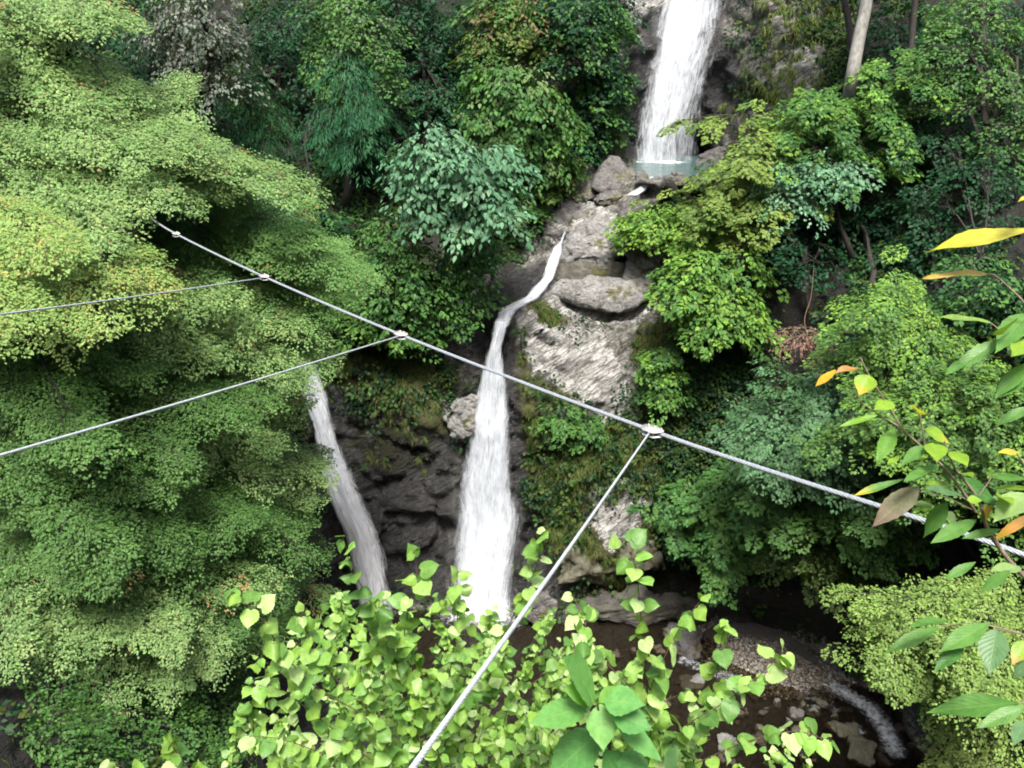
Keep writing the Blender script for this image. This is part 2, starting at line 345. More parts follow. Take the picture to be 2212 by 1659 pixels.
_Q = np.concatenate([np.ones((_n, 1)), _c], 1)
_K = np.block([[_A, _Q], [_Q.T, np.zeros((3, 3))]])
_w = np.linalg.solve(_K, np.concatenate([np.log(CPTS[:, 2]), np.zeros(3)]))
def terr_y(u, v):
    u = np.atleast_1d(np.asarray(u, float)).ravel(); v = np.atleast_1d(np.asarray(v, float)).ravel(); r = np.empty(len(u))
    for k in range(0, len(u), 20000):
        q = np.stack([u[k:k + 20000], v[k:k + 20000]], 1) / 1000.0
        r[k:k + 20000] = _phi(np.linalg.norm(q[:, None] - _c[None], axis=2)) @ _w[:_n] + _w[_n] + q @ _w[_n + 1:]
    return np.exp(r)
UU = np.arange(-420, 2660, 7.0); VV = np.arange(-710, 1860, 7.0)
GU, GV = np.meshgrid(UU, VV); gu, gv = GU.ravel(), GV.ravel()
GY = terr_y(gu, gv)
def mask(polys, soft=30):
    r = np.zeros(len(gu))
    for pl in polys: r = np.maximum(r, sstep(poly_sd(pl, gu, gv), -soft, soft))
    return r
R_ROCK = [[(1330, -260), (1820, -260), (1800, 100), (1790, 240), (1640, 300), (1560, 350), (1430, 380), (1420, 480), (1440, 620), (1410, 760), (1390, 900), (1420, 1060), (1420, 1200), (1300, 1260), (1200, 1290), (700, 1290), (640, 1200), (640, 1000), (660, 740), (760, 740), (930, 700), (980, 600), (1110, 590), (1160, 500), (1190, 420), (1300, 340), (1340, 200)],
          [(640, 1290), (1500, 1330), (1780, 1380), (2030, 1560), (2100, 1860), (700, 1860)]]
R_PALE = [[(1660, 130), (1740, 100), (1790, 150), (1760, 230), (1690, 240)], [(1190, 500), (1300, 450), (1420, 500), (1430, 620), (1400, 690), (1300, 700), (1180, 660)], [(1105, 665), (1180, 690), (1310, 715), (1340, 790), (1380, 870), (1300, 920), (1230, 850), (1140, 800)],
          [(1270, 1060), (1350, 1030), (1412, 1085), (1380, 1150), (1310, 1185), (1270, 1120)],
          [(955, 885), (1030, 850), (1025, 945), (978, 945)], [(1340, -40), (1405, -40), (1395, 60), (1385, 110), (1345, 120)], [(1385, -60), (1465, -60), (1440, 22), (1395, 28)],
          [(1180, 420), (1280, 430), (1300, 480), (1200, 530), (1170, 480)], [(1120, 660), (1180, 690), (1250, 760), (1180, 780)]]
R_WET = [[(830, 960), (985, 960), (965, 1300), (870, 1300)], [(985, 590), (1110, 590), (1090, 690), (1010, 690)], [(985, 600), (1110, 600), (1190, 560), (1200, 620), (1110, 700), (1120, 820), (1160, 1000), (1190, 1150), (1210, 1300), (960, 1300), (990, 1000), (1000, 900), (1050, 780), (990, 720)],
         [(640, 740), (720, 760), (750, 850), (860, 870), (980, 960), (990, 1010), (850, 1010), (860, 1100), (900, 1300), (640, 1300), (660, 1000), (690, 860)],
         [(1400, 20), (1440, 40), (1440, -260), (1600, -260), (1560, 60), (1600, 130), (1570, 230), (1540, 345), (1350, 345), (1350, 180), (1380, 100)],
         [(560, 1310), (1500, 1340), (1540, 1420), (1790, 1470), (1930, 1500), (2080, 1860), (560, 1860)]]
R_MOSS = [[(700, 700), (900, 690), (960, 700), (950, 830), (960, 920), (930, 1010), (830, 1030), (760, 960), (760, 860), (690, 780)],
          [(1100, 640), (1200, 660), (1230, 700), (1110, 720)], [(1110, 740), (1150, 800), (1240, 860), (1300, 920), (1400, 900), (1440, 1060), (1430, 1240), (1230, 1260), (1160, 1130), (1130, 950)],
          [(1370, 720), (1440, 700), (1440, 900), (1390, 880)], [(1330, 150), (1360, 340), (1320, 360)]]
A_ROCK, A_PALE, A_WET, A_MOSS = mask(R_ROCK, 45), mask(R_PALE, 22), mask(R_WET, 35), mask(R_MOSS, 35)
P0 = at(gu, gv, GY).reshape(len(VV), len(UU), 3)
Nn = nrm(np.cross(np.gradient(P0, axis=1), np.gradient(P0, axis=0))).reshape(-1, 3); P0 = P0.reshape(-1, 3)
f1, f2, idv = worley(P0 * (0.55, 0.55, 0.75), 3); g1, g2, idw = worley(P0 * (1.7, 1.7, 2.2), 5)
rk = np.clip(A_ROCK + 0.25, 0, 1); bed = sstep(gv, 1280, 1360) * (P0[:, 2] < 3.2)
disp = rk * (0.55 * (idv - 0.5) + 0.35 * (0.45 - f1) + 0.22 * (idw - 0.5) + 0.2 * (0.4 - g1)) + 0.30 * fbm(P0 * 0.45, 4, 11) + 0.12 * fbm(P0 * 2.4, 3, 21)
LANE = np.maximum(.45 * mask([[(1062, 690), (1115, 690), (1225, 540), (1222, 500), (1195, 520), (1150, 620), (1066, 660)]], 12), mask([[(1340, 330), (1660, 330), (1640, 440), (1370, 440)]], 22))
disp *= (1 - 0.7 * bed) * (1 - 0.85 * LANE)
# bedding planes on the pale rock: thin tilted ledges
lay = (P0 @ np.array([-0.5, 0.2, 0.84])) * 3.6 + 1.3 * fbm(P0 * 0.9, 3, 31); disp += A_PALE * 0.09 * (np.abs((lay % 1) - 0.5) * 2 - 0.5)
P1 = P0 + Nn * np.where(Nn[:, 1] > 0, -1, 1)[:, None] * disp[:, None]
nu, nv = len(UU), len(VV)
ii = (np.arange(nv - 1)[:, None] * nu + np.arange(nu - 1)[None]).ravel()
TF = np.stack([ii, ii + nu, ii + nu + 1, ii + 1], -1)
terrain = mesh_np('gorge_terrain', P1, TF, M_TERR, attrs=dict(rock=('FLOAT', A_ROCK), pale=('FLOAT', A_PALE), wet=('FLOAT', A_WET), moss=('FLOAT', A_MOSS)), smooth=True)
tag(terrain, kind='structure')
TN = nrm(np.cross(np.gradient(P1.reshape(nv, nu, 3), axis=1), np.gradient(P1.reshape(nv, nu, 3), axis=0))).reshape(-1, 3)
TN = TN * np.where(TN[:, 1] > 0, -1, 1)[:, None]
def ground(u, v, off=0.0):
    iu = int(np.clip(round((u - UU[0]) / 7.0), 0, nu - 1)); iv = int(np.clip(round((v - VV[0]) / 7.0), 0, nv - 1))
    return P1[iv * nu + iu] + TN[iv * nu + iu] * off
# the bank the photograph is taken from, and an unseen hill added behind it, made steep to block light
bx, by = np.meshgrid(np.linspace(-45, 45, 70), np.concatenate([np.linspace(-40, 0, 26), np.linspace(0.4, 12, 30)])); bx, by = bx.ravel(), by.ravel()
bz = np.where(by > 0.6, 21.1 - (by - 0.6) * 1.9, np.where(by > -3, 21.1, 21.1 + (-3 - by) * 1.25))
pb = np.stack([bx, by, bz], 1); pb[:, 2] += 0.25 * fbm(pb * 0.5, 4, 41) - 0.1
jj = (np.arange(55)[:, None] * 70 + np.arange(69)[None]).ravel()
zz = np.zeros(len(pb))
tag(mesh_np('near_bank_and_blocker_hill', pb, np.stack([jj, jj + 1, jj + 71, jj + 70], -1), M_TERR, attrs=dict(rock=('FLOAT', zz), pale=('FLOAT', zz), wet=('FLOAT', zz), moss=('FLOAT', zz + 0.3)), smooth=True), kind='structure')

# ------------------------------------------------------------------ water
def ribbon(name, rows, nx=40, per=0.12, bulge=0.25, seed=0, layers=2, mat=None):
    """rows: (v, Y, [(u, density), ...]) from top to bottom"""
    rows = sorted(rows, key=lambda r: r[0]); k = len(rows[0][2])
    K = np.array([[[u, v, Y, d] for (u, d) in cols] for v, Y, cols in rows], float)
    s = np.linspace(0, 1, nx); grid = np.stack([np.stack([np.interp(s, np.linspace(0, 1, k), K[r, :, c]) for c in range(4)], -1) for r in range(len(rows))])
    Pk = at(grid[..., 0], grid[..., 1], grid[..., 2]); mid = Pk[:, nx // 2]
    seg = np.concatenate([[0], np.cumsum(np.linalg.norm(np.diff(mid, axis=0), axis=1))]); ny = max(8, int(seg[-1] / per)); tt = np.linspace(0, seg[-1], ny)
    Pf = np.stack([[np.interp(tt, seg, Pk[:, i, c]) for i in range(nx)] for c in range(3)], -1).transpose(1, 0, 2)
    Df = np.stack([np.interp(tt, seg, grid[:, i, 3]) for i in range(nx)], 1)
    Vs, Fs, D, U = [], [], [], []; n0 = 0
    for l in range(layers):
        P = Pf.copy(); wdt = np.linalg.norm(P[:, -1] - P[:, 0], axis=1)
        X = (s - 0.5)[None] * wdt[:, None]
        q = np.stack([X.ravel() * 2.5, np.repeat(tt, nx) * 0.35, np.full(X.size, l * 9.0 + seed)], 1)
        out = bulge * (1 - (2 * s - 1) ** 2)[None] + 0.16 * fbm(q, 3, 50 + seed).reshape(X.shape) - 0.18 * l + 0.12
        P[..., 1] -= out
        q2 = np.stack([s[None].repeat(ny, 0).ravel() * 1.5, np.repeat(tt, nx) * 0.8, np.full(X.size, l * 7.7 + seed)], 1)
        P[..., 0] += 0.10 * fbm(q2, 3, 70 + seed).reshape(X.shape)
        Vs.append(P.reshape(-1, 3)); i = (np.arange(ny - 1)[:, None] * nx + np.arange(nx - 1)[None]).ravel() + n0
        Fs.append(np.stack([i, i + nx, i + nx + 1, i + 1], -1)); n0 += nx * ny
        edge = np.minimum(1, (1 - np.abs(2 * s - 1)) * 2.0)[None]
        D.append((Df * (0.9 if l == 0 else 1.05) - (1 - edge) * 1.5).ravel()); U.append(np.stack([X.ravel() + 5 * l + seed, np.repeat(tt, nx), np.zeros(X.size)], 1))
    o = mesh_np(name, np.concatenate(Vs), np.concatenate(Fs), mat or M_FALL, attrs=dict(den=('FLOAT', np.concatenate(D)), luv=('FLOAT_VECTOR', np.concatenate(U))), smooth=True)
    return tag(o, kind='structure')
ribbon('upper_waterfall', [
    (-200, 43.0, [(1420, 0.87), (1480, 1.07), (1540, 0.73), (1590, 0.59), (1640, 0.38)]),
    (0, 42.2, [(1402, 0.87), (1462, 1.07), (1512, 0.87), (1550, 0.52), (1606, 0.45)]),
    (60, 41.8, [(1394, 0.87), (1450, 1.07), (1505, 0.90), (1538, 0.45), (1588, 0.49)]),
    (150, 41.3, [(1378, 0.83), (1430, 1.04), (1480, 0.87), (1512, 0.45), (1564, 0.55)]),
    (240, 40.8, [(1360, 0.79), (1412, 1.00), (1460, 0.76), (1492, 0.38), (1554, 0.52)]),
    (300, 40.5, [(1350, 0.73), (1402, 0.93), (1445, 0.59), (1485, 0.27), (1552, 0.35)]),
    (352, 40.3, [(1338, 0.87), (1395, 0.93), (1440, 0.59), (1485, 0.35), (1552, 0.38)])], nx=60, seed=1)
ribbon('stream_chute', [
    (500, 32.6, [(1218, 0.38), (1221, 0.63), (1224, 0.38)]), (525, 32.4, [(1207, 0.29), (1211, 0.46), (1215, 0.29)]), (538, 32.2, [(1193, 0.89), (1203, 1.14), (1215, 0.89)]),
    (600, 31.3, [(1166, 0.63), (1184, 1.05), (1201, 0.80)]), (640, 30.5, [(1128, 0.63), (1148, 0.97), (1170, 0.71)]), (668, 29.7, [(1074, 0.71), (1094, 0.97), (1128, 0.63)]),
    (705, 29.0, [(1064, 0.71), (1082, 0.97), (1104, 0.71)])], nx=24, per=0.06, bulge=0.05, seed=2)
ribbon('lower_waterfall', [
    (690, 29.1, [(1064, 0.67), (1077, 0.91), (1090, 0.91), (1106, 0.67)]), (750, 28.8, [(1053, 0.51), (1066, 0.83), (1078, 0.83), (1090, 0.43)]),
    (800, 28.7, [(1034, 0.51), (1056, 0.83), (1076, 0.83), (1100, 0.59)]), (860, 28.5, [(1012, 0.43), (1045, 0.83), (1080, 0.91), (1110, 0.51)]), (930, 28.2, [(996, 0.43), (1038, 0.83), (1080, 0.94), (1116, 0.51)]),
    (1050, 27.9, [(972, 0.51), (1026, 0.91), (1075, 0.94), (1122, 0.43)]), (1110, 27.7, [(964, 0.51), (1026, 0.94), (1080, 0.94), (1160, 0.43)]), (1200, 27.2, [(954, 0.59), (1026, 0.94), (1075, 0.94), (1136, 0.43)]),
    (1290, 26.6, [(948, 0.67), (1022, 0.94), (1070, 0.94), (1124, 0.59)]), (1390, 25.3, [(945, 0.75), (1016, 0.94), (1068, 0.94), (1122, 0.67)])], nx=70, seed=3, layers=3)
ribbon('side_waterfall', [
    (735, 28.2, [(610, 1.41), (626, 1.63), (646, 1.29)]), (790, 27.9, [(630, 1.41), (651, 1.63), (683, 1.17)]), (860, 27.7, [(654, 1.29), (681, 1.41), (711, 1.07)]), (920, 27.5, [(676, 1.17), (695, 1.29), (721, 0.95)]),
    (1000, 27.2, [(687, 1.17), (715, 1.51), (750, 1.07)]), (1080, 26.9, [(706, 1.17), (748, 1.74), (787, 1.17)]), (1150, 26.7, [(736, 1.17), (778, 1.74), (819, 1.07)]), (1230, 26.4, [(759, 1.17), (795, 1.63), (838, 1.07)]), (1330, 26, [(774, 1.17), (810, 1.63), (852, 1.07)])], nx=44, seed=4, layers=3, mat=M_FALL_BRIGHT)
def sheet(name, poly, z, mat, den=None, step=0.25):
    pl = [tuple(at(u, v, plane_y(v, z))[:2]) for u, v in poly]; xs = [p[0] for p in pl]; ys = [p[1] for p in pl]
    gx, gy = np.meshgrid(np.arange(min(xs) - step, max(xs) + step, step), np.arange(min(ys) - step, max(ys) + step, step)); sh = gx.shape
    sd = poly_sd(pl, gx.ravel(), gy.ravel()) + step * 0.3; V = np.stack([gx.ravel(), gy.ravel(), np.full(gx.size, z)], 1)
    i = (np.arange(sh[0] - 1)[:, None] * sh[1] + np.arange(sh[1] - 1)[None]).ravel(); q = np.stack([i, i + 1, i + sh[1] + 1, i + sh[1]], -1); q = q[(sd[q] > 0).any(1)]
    use = np.unique(q); mp = np.full(len(V), -1); mp[use] = np.arange(len(use)); V = V[use]; q = mp[q]
    V[:, 2] += 0.02 * fbm(V * 2.0, 2, 81)
    d = den(V) if den else np.zeros(len(V))
    return tag(mesh_np(name, V, q, mat, attrs=dict(den=('FLOAT', d)), smooth=True), kind='structure')
ZP = at(1440, 345, 40.3)[2]
fy = 40.3
sheet('plunge_pool', [(1340, 338), (1640, 338), (1620, 384), (1380, 384), (1352, 365)], ZP, pool_mat('pool_water', (0.05, 0.095, 0.09)), lambda V: .9 - np.abs(V[:, 1] - 39.6) * 1.0 + .6 * fbm(V * 1.3, 3, 91) - .3 * np.clip(V[:, 0] - 8.0, 0, 3), 0.15)
def ldist(V, pts):
    P = np.array([at(u, v, plane_y(v, Z0 + 0.15)) for u, v in pts]); d = np.full(len(V), 1e9)
    for a, b in zip(P[:-1], P[1:]):
        e = (b - a)[:2]; t = np.clip(((V[:, :2] - a[:2]) @ e) / (e @ e), 0, 1); d = np.minimum(d, np.linalg.norm(V[:, :2] - a[:2] - t[:, None] * e, axis=1))
    return d
def rapids(V):
    d = np.zeros(len(V))
    for pts, wd, k in (([(1790, 1475), (1840, 1505), (1885, 1535), (1915, 1580), (1935, 1620)], 0.42, 0.95), ([(1480, 1425), (1530, 1450), (1580, 1465)], 0.35, 0.7), ([(1740, 1500), (1800, 1530)], 0.4, 0.55),
                       ([(980, 1330), (1090, 1340)], 0.9, 0.7), ([(1845, 1570), (1860, 1580)], 0.25, 0.7), ([(790, 1290), (850, 1320)], 0.5, 0.6), ([(1570, 1410), (1600, 1425)], 0.2, 0.6)):
        d = np.maximum(d, k * np.clip(1.25 - ldist(V, pts) / wd * 0.75, 0, 1))
    return d
sheet('stream', [(600, 1280), (1300, 1290), (1520, 1370), (1620, 1440), (1720, 1480), (1800, 1470), (1900, 1500), (2030, 1620), (2120, 1850), (1200, 1850), (700, 1700)], Z0 + 0.16, pool_mat('stream_water', (0.016, 0.012, 0.008), 0.6), rapids, 0.12)
ribbon('outlet_cascade', [(380, 35.2, [(1400, .9), (1412, 1.1), (1426, .9)]), (392, 34.7, [(1392, .9), (1404, 1.1), (1416, .9)]), (406, 34.2, [(1368, .9), (1384, 1.1), (1402, .9)]), (420, 33.9, [(1346, .7), (1362, .9), (1380, .7)])], nx=16, per=.08, bulge=.08, seed=6, layers=1)

# ------------------------------------------------------------------ rocks
MS_PALE = stone_mat('pale_boulder_stone', (0.05, 0.049, 0.045), (0.155, 0.153, 0.145), (0.31, 0.306, 0.296), 0.85, 0.25, 0.9)
MS_GREY = stone_mat('grey_boulder_stone', (0.03, 0.029, 0.028), (0.085, 0.08, 0.078), (0.19, 0.18, 0.17), 0.8, 0.3, 1.2)
MS_STAIN = stone_mat('stained_stone', (0.06, 0.055, 0.04), (0.10, 0.095, 0.075), (0.15, 0.14, 0.12), 0.85, 0.35, 0.7)
MS_DARK = stone_mat('dark_wet_stone', (.012, .012, .009), (.04, .038, .03), (.11, .105, .085), .55, .3, 2.0)
MS_BROWN = stone_mat('brown_stream_stone', (0.016, 0.012, 0.008), (0.05, 0.037, 0.024), (0.12, 0.095, 0.06), 0.45, 0.0, 3)
MS_SLATE = stone_mat('grey_stream_stone', (0.07, 0.07, 0.065), (0.16, 0.16, 0.15), (0.30, 0.30, 0.28), 0.6, 0.0, 3)
MS_OLIVE = stone_mat('mottled_olive_stone', (0.05, 0.05, 0.03), (0.12, 0.115, 0.075), (0.22, 0.21, 0.15), 0.7, 0.2, 3)
MS_REDDISH = stone_mat('reddish_stone', (0.07, 0.04, 0.03), (0.16, 0.10, 0.08), (0.25, 0.18, 0.15), 0.7, 0, 3)
def rock_mesh(name, pts, mat, amp=0.12, seed=0, cuts=3, sm=2, label=None, cat='boulder', group=None):
    bm = bmesh.new()
    for p in pts: bm.verts.new(p)
    r = bmesh.ops.convex_hull(bm, input=bm.verts); bmesh.ops.delete(bm, geom=list({e for e in r['geom_interior'] if isinstance(e, bmesh.types.BMVert)}), context='VERTS')
    for _ in range(cuts):
        bmesh.ops.subdivide_edges(bm, edges=bm.edges[:], cuts=1, use_grid_fill=True)
        bmesh.ops.triangulate(bm, faces=bm.faces[:])
        bmesh.ops.smooth_vert(bm, verts=bm.verts[:], factor=0.1, use_axis_x=True, use_axis_y=True, use_axis_z=True)
    bm.normal_update()
    P = np.array([v.co for v in bm.verts]); Nr = np.array([v.normal for v in bm.verts]); size = np.ptp(P, axis=0).max()
    k = 2.4 / size; a1, a2, iv = worley(P * k * 1.3 + seed, seed); b1, b2, jv = worley(P * k * 3.1 + seed, seed + 2); d = amp * size * (0.5 * fbm(P * k + seed * 3.1, 4, seed + 5) + 0.55 * (iv - 0.5) + 0.35 * (0.4 - a1) + 0.4 * (jv - .5) - 0.25 * (b1 - .4) + 0.25 * fbm(P * k * 4.5, 3, seed + 9))
    P = P + Nr * d[:, None]; c = P.mean(0); me = bpy.data.meshes.new(name)
    for v, p in zip(bm.verts, P): v.co = p - c
    for f in bm.faces: f.smooth = True
    bm.to_mesh(me); bm.free(); me.materials.append(mat); o = bpy.data.objects.new(name, me); COL.objects.link(o); o.location = c
    return tag(o, label, cat, group)
def pix_rock(name, outline, Yf, depth, mat, label, amp=0.1, seed=0, back=1.0, cuts=4, cat='boulder', group=None):
    """outline (u, v[, extra Y]) of the front face; the rock runs `depth` metres back"""
    pts = []
    cu = np.mean([p[0] for p in outline]); cv = np.mean([p[1] for p in outline])
    for p in outline:
        dy = p[2] if len(p) > 2 else 0; pts.append(at(p[0], p[1], Yf + dy)); q = at(cu + (p[0] - cu) * back, cv + (p[1] - cv) * back, Yf + dy + depth); q[2] = min(q[2], pts[-1][2] + 0.4 * depth); pts.append(q)
    return rock_mesh(name, pts, mat, amp, seed, cuts, label=label, cat=cat, group=group)
pix_rock('boulder', [(1212, 545, .1), (1222, 505, .4), (1262, 478, .9), (1310, 460, 1.3), (1340, 500, .8), (1348, 545, .2), (1320, 575, .1), (1240, 572, .1), (1205, 570, .1)], 32.3, 1.4, MS_PALE, 'pale grey boulder with a mossy crack above the scooped hollow', 0.08, 1, cuts=5)
pix_rock('boulder', [(1192, 600, 0), (1205, 562, .1), (1260, 560, .3), (1350, 565, .2), (1360, 600, 0), (1340, 630, -.1), (1230, 630, -.1)], 32.3, 1.0, MS_STAIN, 'smooth dark stained rock face forming the scooped hollow', 0.03, 14, cuts=4)
pix_rock('boulder', [(1184, 632, 0.1), (1205, 603, .5), (1250, 606, .8), (1310, 614, .7), (1370, 604, .6), (1412, 600, .6), (1412, 630, .2), (1380, 660, 0), (1340, 676, -.1), (1270, 655, 0.1), (1215, 650, .1)], 31.0, 1.2, MS_PALE, 'long whitish rock ledge below the scooped hollow', 0.06, 2, cuts=5)
pix_rock('boulder', [(1344, 600, .2), (1352, 566, .5), (1376, 545, .8), (1408, 550, .8), (1418, 600, .3), (1400, 625, .1), (1360, 622, .1)], 31.6, 1.0, MS_PALE, 'smooth whitish lobe rising at the right end of the ledge', 0.05, 15, cuts=4)
pix_rock('boulder', [(1276, 405), (1290, 365, .5), (1318, 336, .9), (1336, 338, .9), (1366, 380, .3), (1370, 412), (1346, 422), (1300, 420)], 35.1, 1.0, MS_GREY, 'dark grey slanting slab left of the plunge pool outlet', 0.06, 3)
pix_rock('boulder', [(1372, 392), (1375, 372, .2), (1388, 364, .4), (1400, 378, .2), (1402, 398), (1388, 410)], 34.6, 0.7, MS_GREY, 'squat dark boulder standing in the plunge pool outlet', 0.08, 4)
pix_rock('boulder', [(1218, 424), (1226, 398, .5), (1262, 388, .8), (1286, 402, .5), (1290, 428), (1262, 440), (1230, 436)], 35.0, 1.2, MS_GREY, 'rounded dark brown rock under the shrubs beside the slab', 0.12, 5)
pix_rock('boulder', [(1284, 432), (1300, 418, .3), (1336, 412, .5), (1346, 424), (1325, 446), (1296, 448)], 34.4, 0.9, MS_GREY, 'low grey rock lying in front of the slanting slab', 0.135, 6)
pix_rock('boulder', [(1170, 500), (1180, 458, .6), (1225, 430, 1.2), (1285, 452, .9), (1290, 478, .3), (1240, 500), (1210, 535), (1175, 540)], 34.0, 1.4, MS_GREY, 'cracked greenish grey outcrop at the top of the chute', 0.135, 7)
pix_rock('boulder', [(1330, 462), (1345, 430, .6), (1400, 412, 1), (1440, 430, .9), (1430, 480, .2), (1390, 510), (1350, 500)], 33.7, 1.3, MS_GREY, 'brownish rock half hidden by the yellow green bush', 0.135, 8)
pix_rock('boulder', [(1340, 545), (1355, 520, .5), (1400, 505, .9), (1425, 540, .6), (1420, 590), (1385, 580)], 32.0, 1.2, MS_PALE, 'tan stained rock behind the right end of the ledge', 0.135, 9)
pix_rock('boulder', [(1424, 398), (1432, 380, .1), (1456, 373, .2), (1486, 377, .2), (1498, 392, .1), (1470, 402)], 34.6, 0.5, MS_GREY, 'low speckled rock at the near rim of the plunge pool', 0.1, 10)
pix_rock('boulder', [(1488, 402), (1496, 380, .1), (1530, 368, .3), (1566, 374, .3), (1572, 400)], 34.8, 0.7, MS_GREY, 'dark rim rock of the plunge pool beside the yellow green tree', 0.1, 16)
pix_rock('boulder', [(1398, 404), (1404, 386, .1), (1420, 380, .2), (1434, 388, .1), (1436, 404)], 34.5, 0.4, MS_GREY, 'small rock between the two pale runnels of the pool outlet', 0.1, 17)
pix_rock('boulder', [(1500, 352), (1512, 336, .1), (1540, 322, .3), (1580, 318, .4), (1600, 345, .2), (1590, 372, -.4), (1535, 362, -.2)], 39.4, 1.2, MS_GREY, 'wet black rock at the right foot of the upper waterfall', 0.1, 18)
pix_rock('boulder', [(957, 900), (975, 875, .2), (1020, 845, .5), (1040, 860, .4), (1035, 930, .1), (1005, 948), (975, 942)], 27.9, 1.2, MS_PALE, 'pale bulging rock on the left edge of the lower waterfall', 0.135, 11)
pix_rock('boulder', [(1195, 1260, 0), (1220, 1180, .3), (1300, 1150, .6), (1420, 1170, .6), (1440, 1220, .3), (1400, 1242, 0), (1290, 1240, -.2)], 26.2, 1.4, MS_OLIVE, 'mossy overhanging rock at the foot of the right cliff', 0.12, 12)
pix_rock('boulder', [(1215, 1325, 0), (1240, 1290, .5), (1310, 1272, .9), (1400, 1282, .7), (1500, 1300, .4), (1530, 1330, .1), (1430, 1352, -.2), (1300, 1356, -.2), (1225, 1345, -.1)], 25.6, 1.2, MS_DARK, 'dark flat rock shelf at the water edge below the right cliff', 0.16, 19)
pix_rock('boulder', [(1120, 1325, 0), (1135, 1290, .3), (1180, 1275, .4), (1205, 1300, .2), (1200, 1340, 0), (1150, 1350, 0)], 25.2, .8, MS_GREY, 'dark wet rock beside the foot of the main fall', 0.1, 20)
# stones of the lower stream
rs = random.Random(5)
def stone(u, v, wpx, hpx, mat, label, seed, group=None, z=None, flat=0.6):
    Y = plane_y(v, Z0 + 0.1); c = at(u, v, Y); m = mpp(v, Y); a, b = wpx * m / 2, hpx * m / 2 / 0.75; r2 = random.Random(seed * 7 + 1); pts = []
    for _ in range(13):
        t = r2.uniform(0, 2 * pi); ph = math.acos(r2.uniform(-1, 1)); k = r2.uniform(0.75, 1.15)
        pts.append((c[0] + a * k * math.sin(ph) * cos(t), c[1] + b * k * math.sin(ph) * sin(t), c[2] + flat * min(a, b) * k * cos(ph)))
    return rock_mesh('boulder' if wpx > 45 else 'stone', pts, mat, 0.13, seed, 3, label=label, cat='boulder' if wpx > 45 else 'stone', group=group)
stone(1820, 1577, 66, 50, MS_OLIVE, 'mottled round boulder in the stream right of the small rapid', 21)
stone(1858, 1618, 84, 74, MS_OLIVE, 'large flat olive grey boulder at the lower right of the stream', 22)
stone(1590, 1412, 62, 66, MS_SLATE, 'square grey block at the edge of the gravel bar', 23)
stone(1480, 1392, 150, 92, MS_GREY, 'broad smooth grey boulder behind the heart leaved shrub', 24)
stone(1255, 1400, 78, 66, MS_REDDISH, 'reddish brown boulder between the shrub and the cliff foot', 25)
stone(1710, 1537, 34, 40, MS_SLATE, 'upright pale grey stone in the middle of the shallow stream', 26)
stone(1755, 1535, 40, 26, MS_SLATE, 'light grey stone beside the upright pale stone', 27)
stone(1545, 1375, 60, 48, MS_BROWN, 'brown wedge shaped boulder at the head of the gravel bar', 28)
stone(1495, 1470, 70, 54, MS_SLATE, 'lilac grey boulder half covered by shrub leaves', 29)
stone(1420, 1510, 80, 50, MS_BROWN, 'dark brown boulder low in the stream under the shrub', 30)
stone(1640, 1600, 50, 44, MS_BROWN, 'dark rounded boulder on the near side of the stream', 31)
stone(1560, 1610, 74, 50, MS_SLATE, 'wide grey boulder near the bottom edge of the stream', 32)
stone(1905, 1640, 60, 50, MS_BROWN, 'dark submerged boulder below the flat olive boulder', 33)
for k in range(110):
    for _ in range(30):
        u, v = rs.uniform(1330, 1990), rs.uniform(1400, 1655)
        if v > 1400 + (u - 1500) * 0.22 and v > 1470 + (u - 1800) * 0.55 and not (1560 < u < 1800 and v < 1475): break
    stone(u, v, rs.uniform(14, 40), rs.uniform(11, 30), rs.choice([MS_BROWN, MS_BROWN, MS_BROWN, MS_BROWN, MS_SLATE, MS_OLIVE, MS_OLIVE]), 'small wet stone lying in the shallow brown stream bed', 40 + k, 'small stones of the stream bed')
# gravel bar: countless pebbles
g = np.random.default_rng(8); ico = np.array([(-.5, 0, .8), (.5, 0, .8), (-.5, 0, -.8), (.5, 0, -.8), (0, .8, .5), (0, .8, -.5), (0, -.8, .5), (0, -.8, -.5), (.8, .5, 0), (-.8, .5, 0), (.8, -.5, 0), (-.8, -.5, 0)])
icf = np.array([(0, 4, 1), (0, 9, 4), (9, 5, 4), (4, 5, 8), (4, 8, 1), (8, 10, 1), (8, 3, 10), (5, 3, 8), (5, 2, 3), (2, 7, 3), (7, 10, 3), (7, 6, 10), (7, 11, 6), (11, 0, 6), (0, 1, 6), (6, 1, 10), (9, 0, 11), (9, 11, 2), (9, 2, 5), (7, 2, 11)])
GB = [(1530, 1345), (1600, 1340), (1690, 1352), (1760, 1400), (1810, 1470), (1730, 1490), (1640, 1460), (1560, 1420)]
uu, vv = g.uniform(1500, 1850, 16000), g.uniform(1330, 1510, 16000); ok = poly_sd(GB, uu, vv) > g.uniform(-45, 8, 16000); uu, vv = uu[ok], vv[ok]
hgt = 0.42 * sstep(poly_sd(GB, uu, vv), -10, 45); c = at(uu, vv, plane_y(vv, Z0 + 0.12 + hgt)); n = len(c)
sz = 0.022 + 0.05 * g.random(n) ** 3; sc = g.uniform(0.7, 1.3, (n, 3)) * sz[:, None]; th = g.uniform(0, 6.28, n)
V = ico[None] * sc[:, None]; V = np.stack([V[..., 0] * np.cos(th)[:, None] - V[..., 1] * np.sin(th)[:, None], V[..., 0] * np.sin(th)[:, None] + V[..., 1] * np.cos(th)[:, None], V[..., 2] * 0.7], -1) + c[:, None]
M_PEB, pn, pp, po = new_mat('pebbles'); L(pn, attr(pn, 'col').outputs['Color'], pp.inputs['Base Color']); pp.inputs['Roughness'].default_value = 0.8
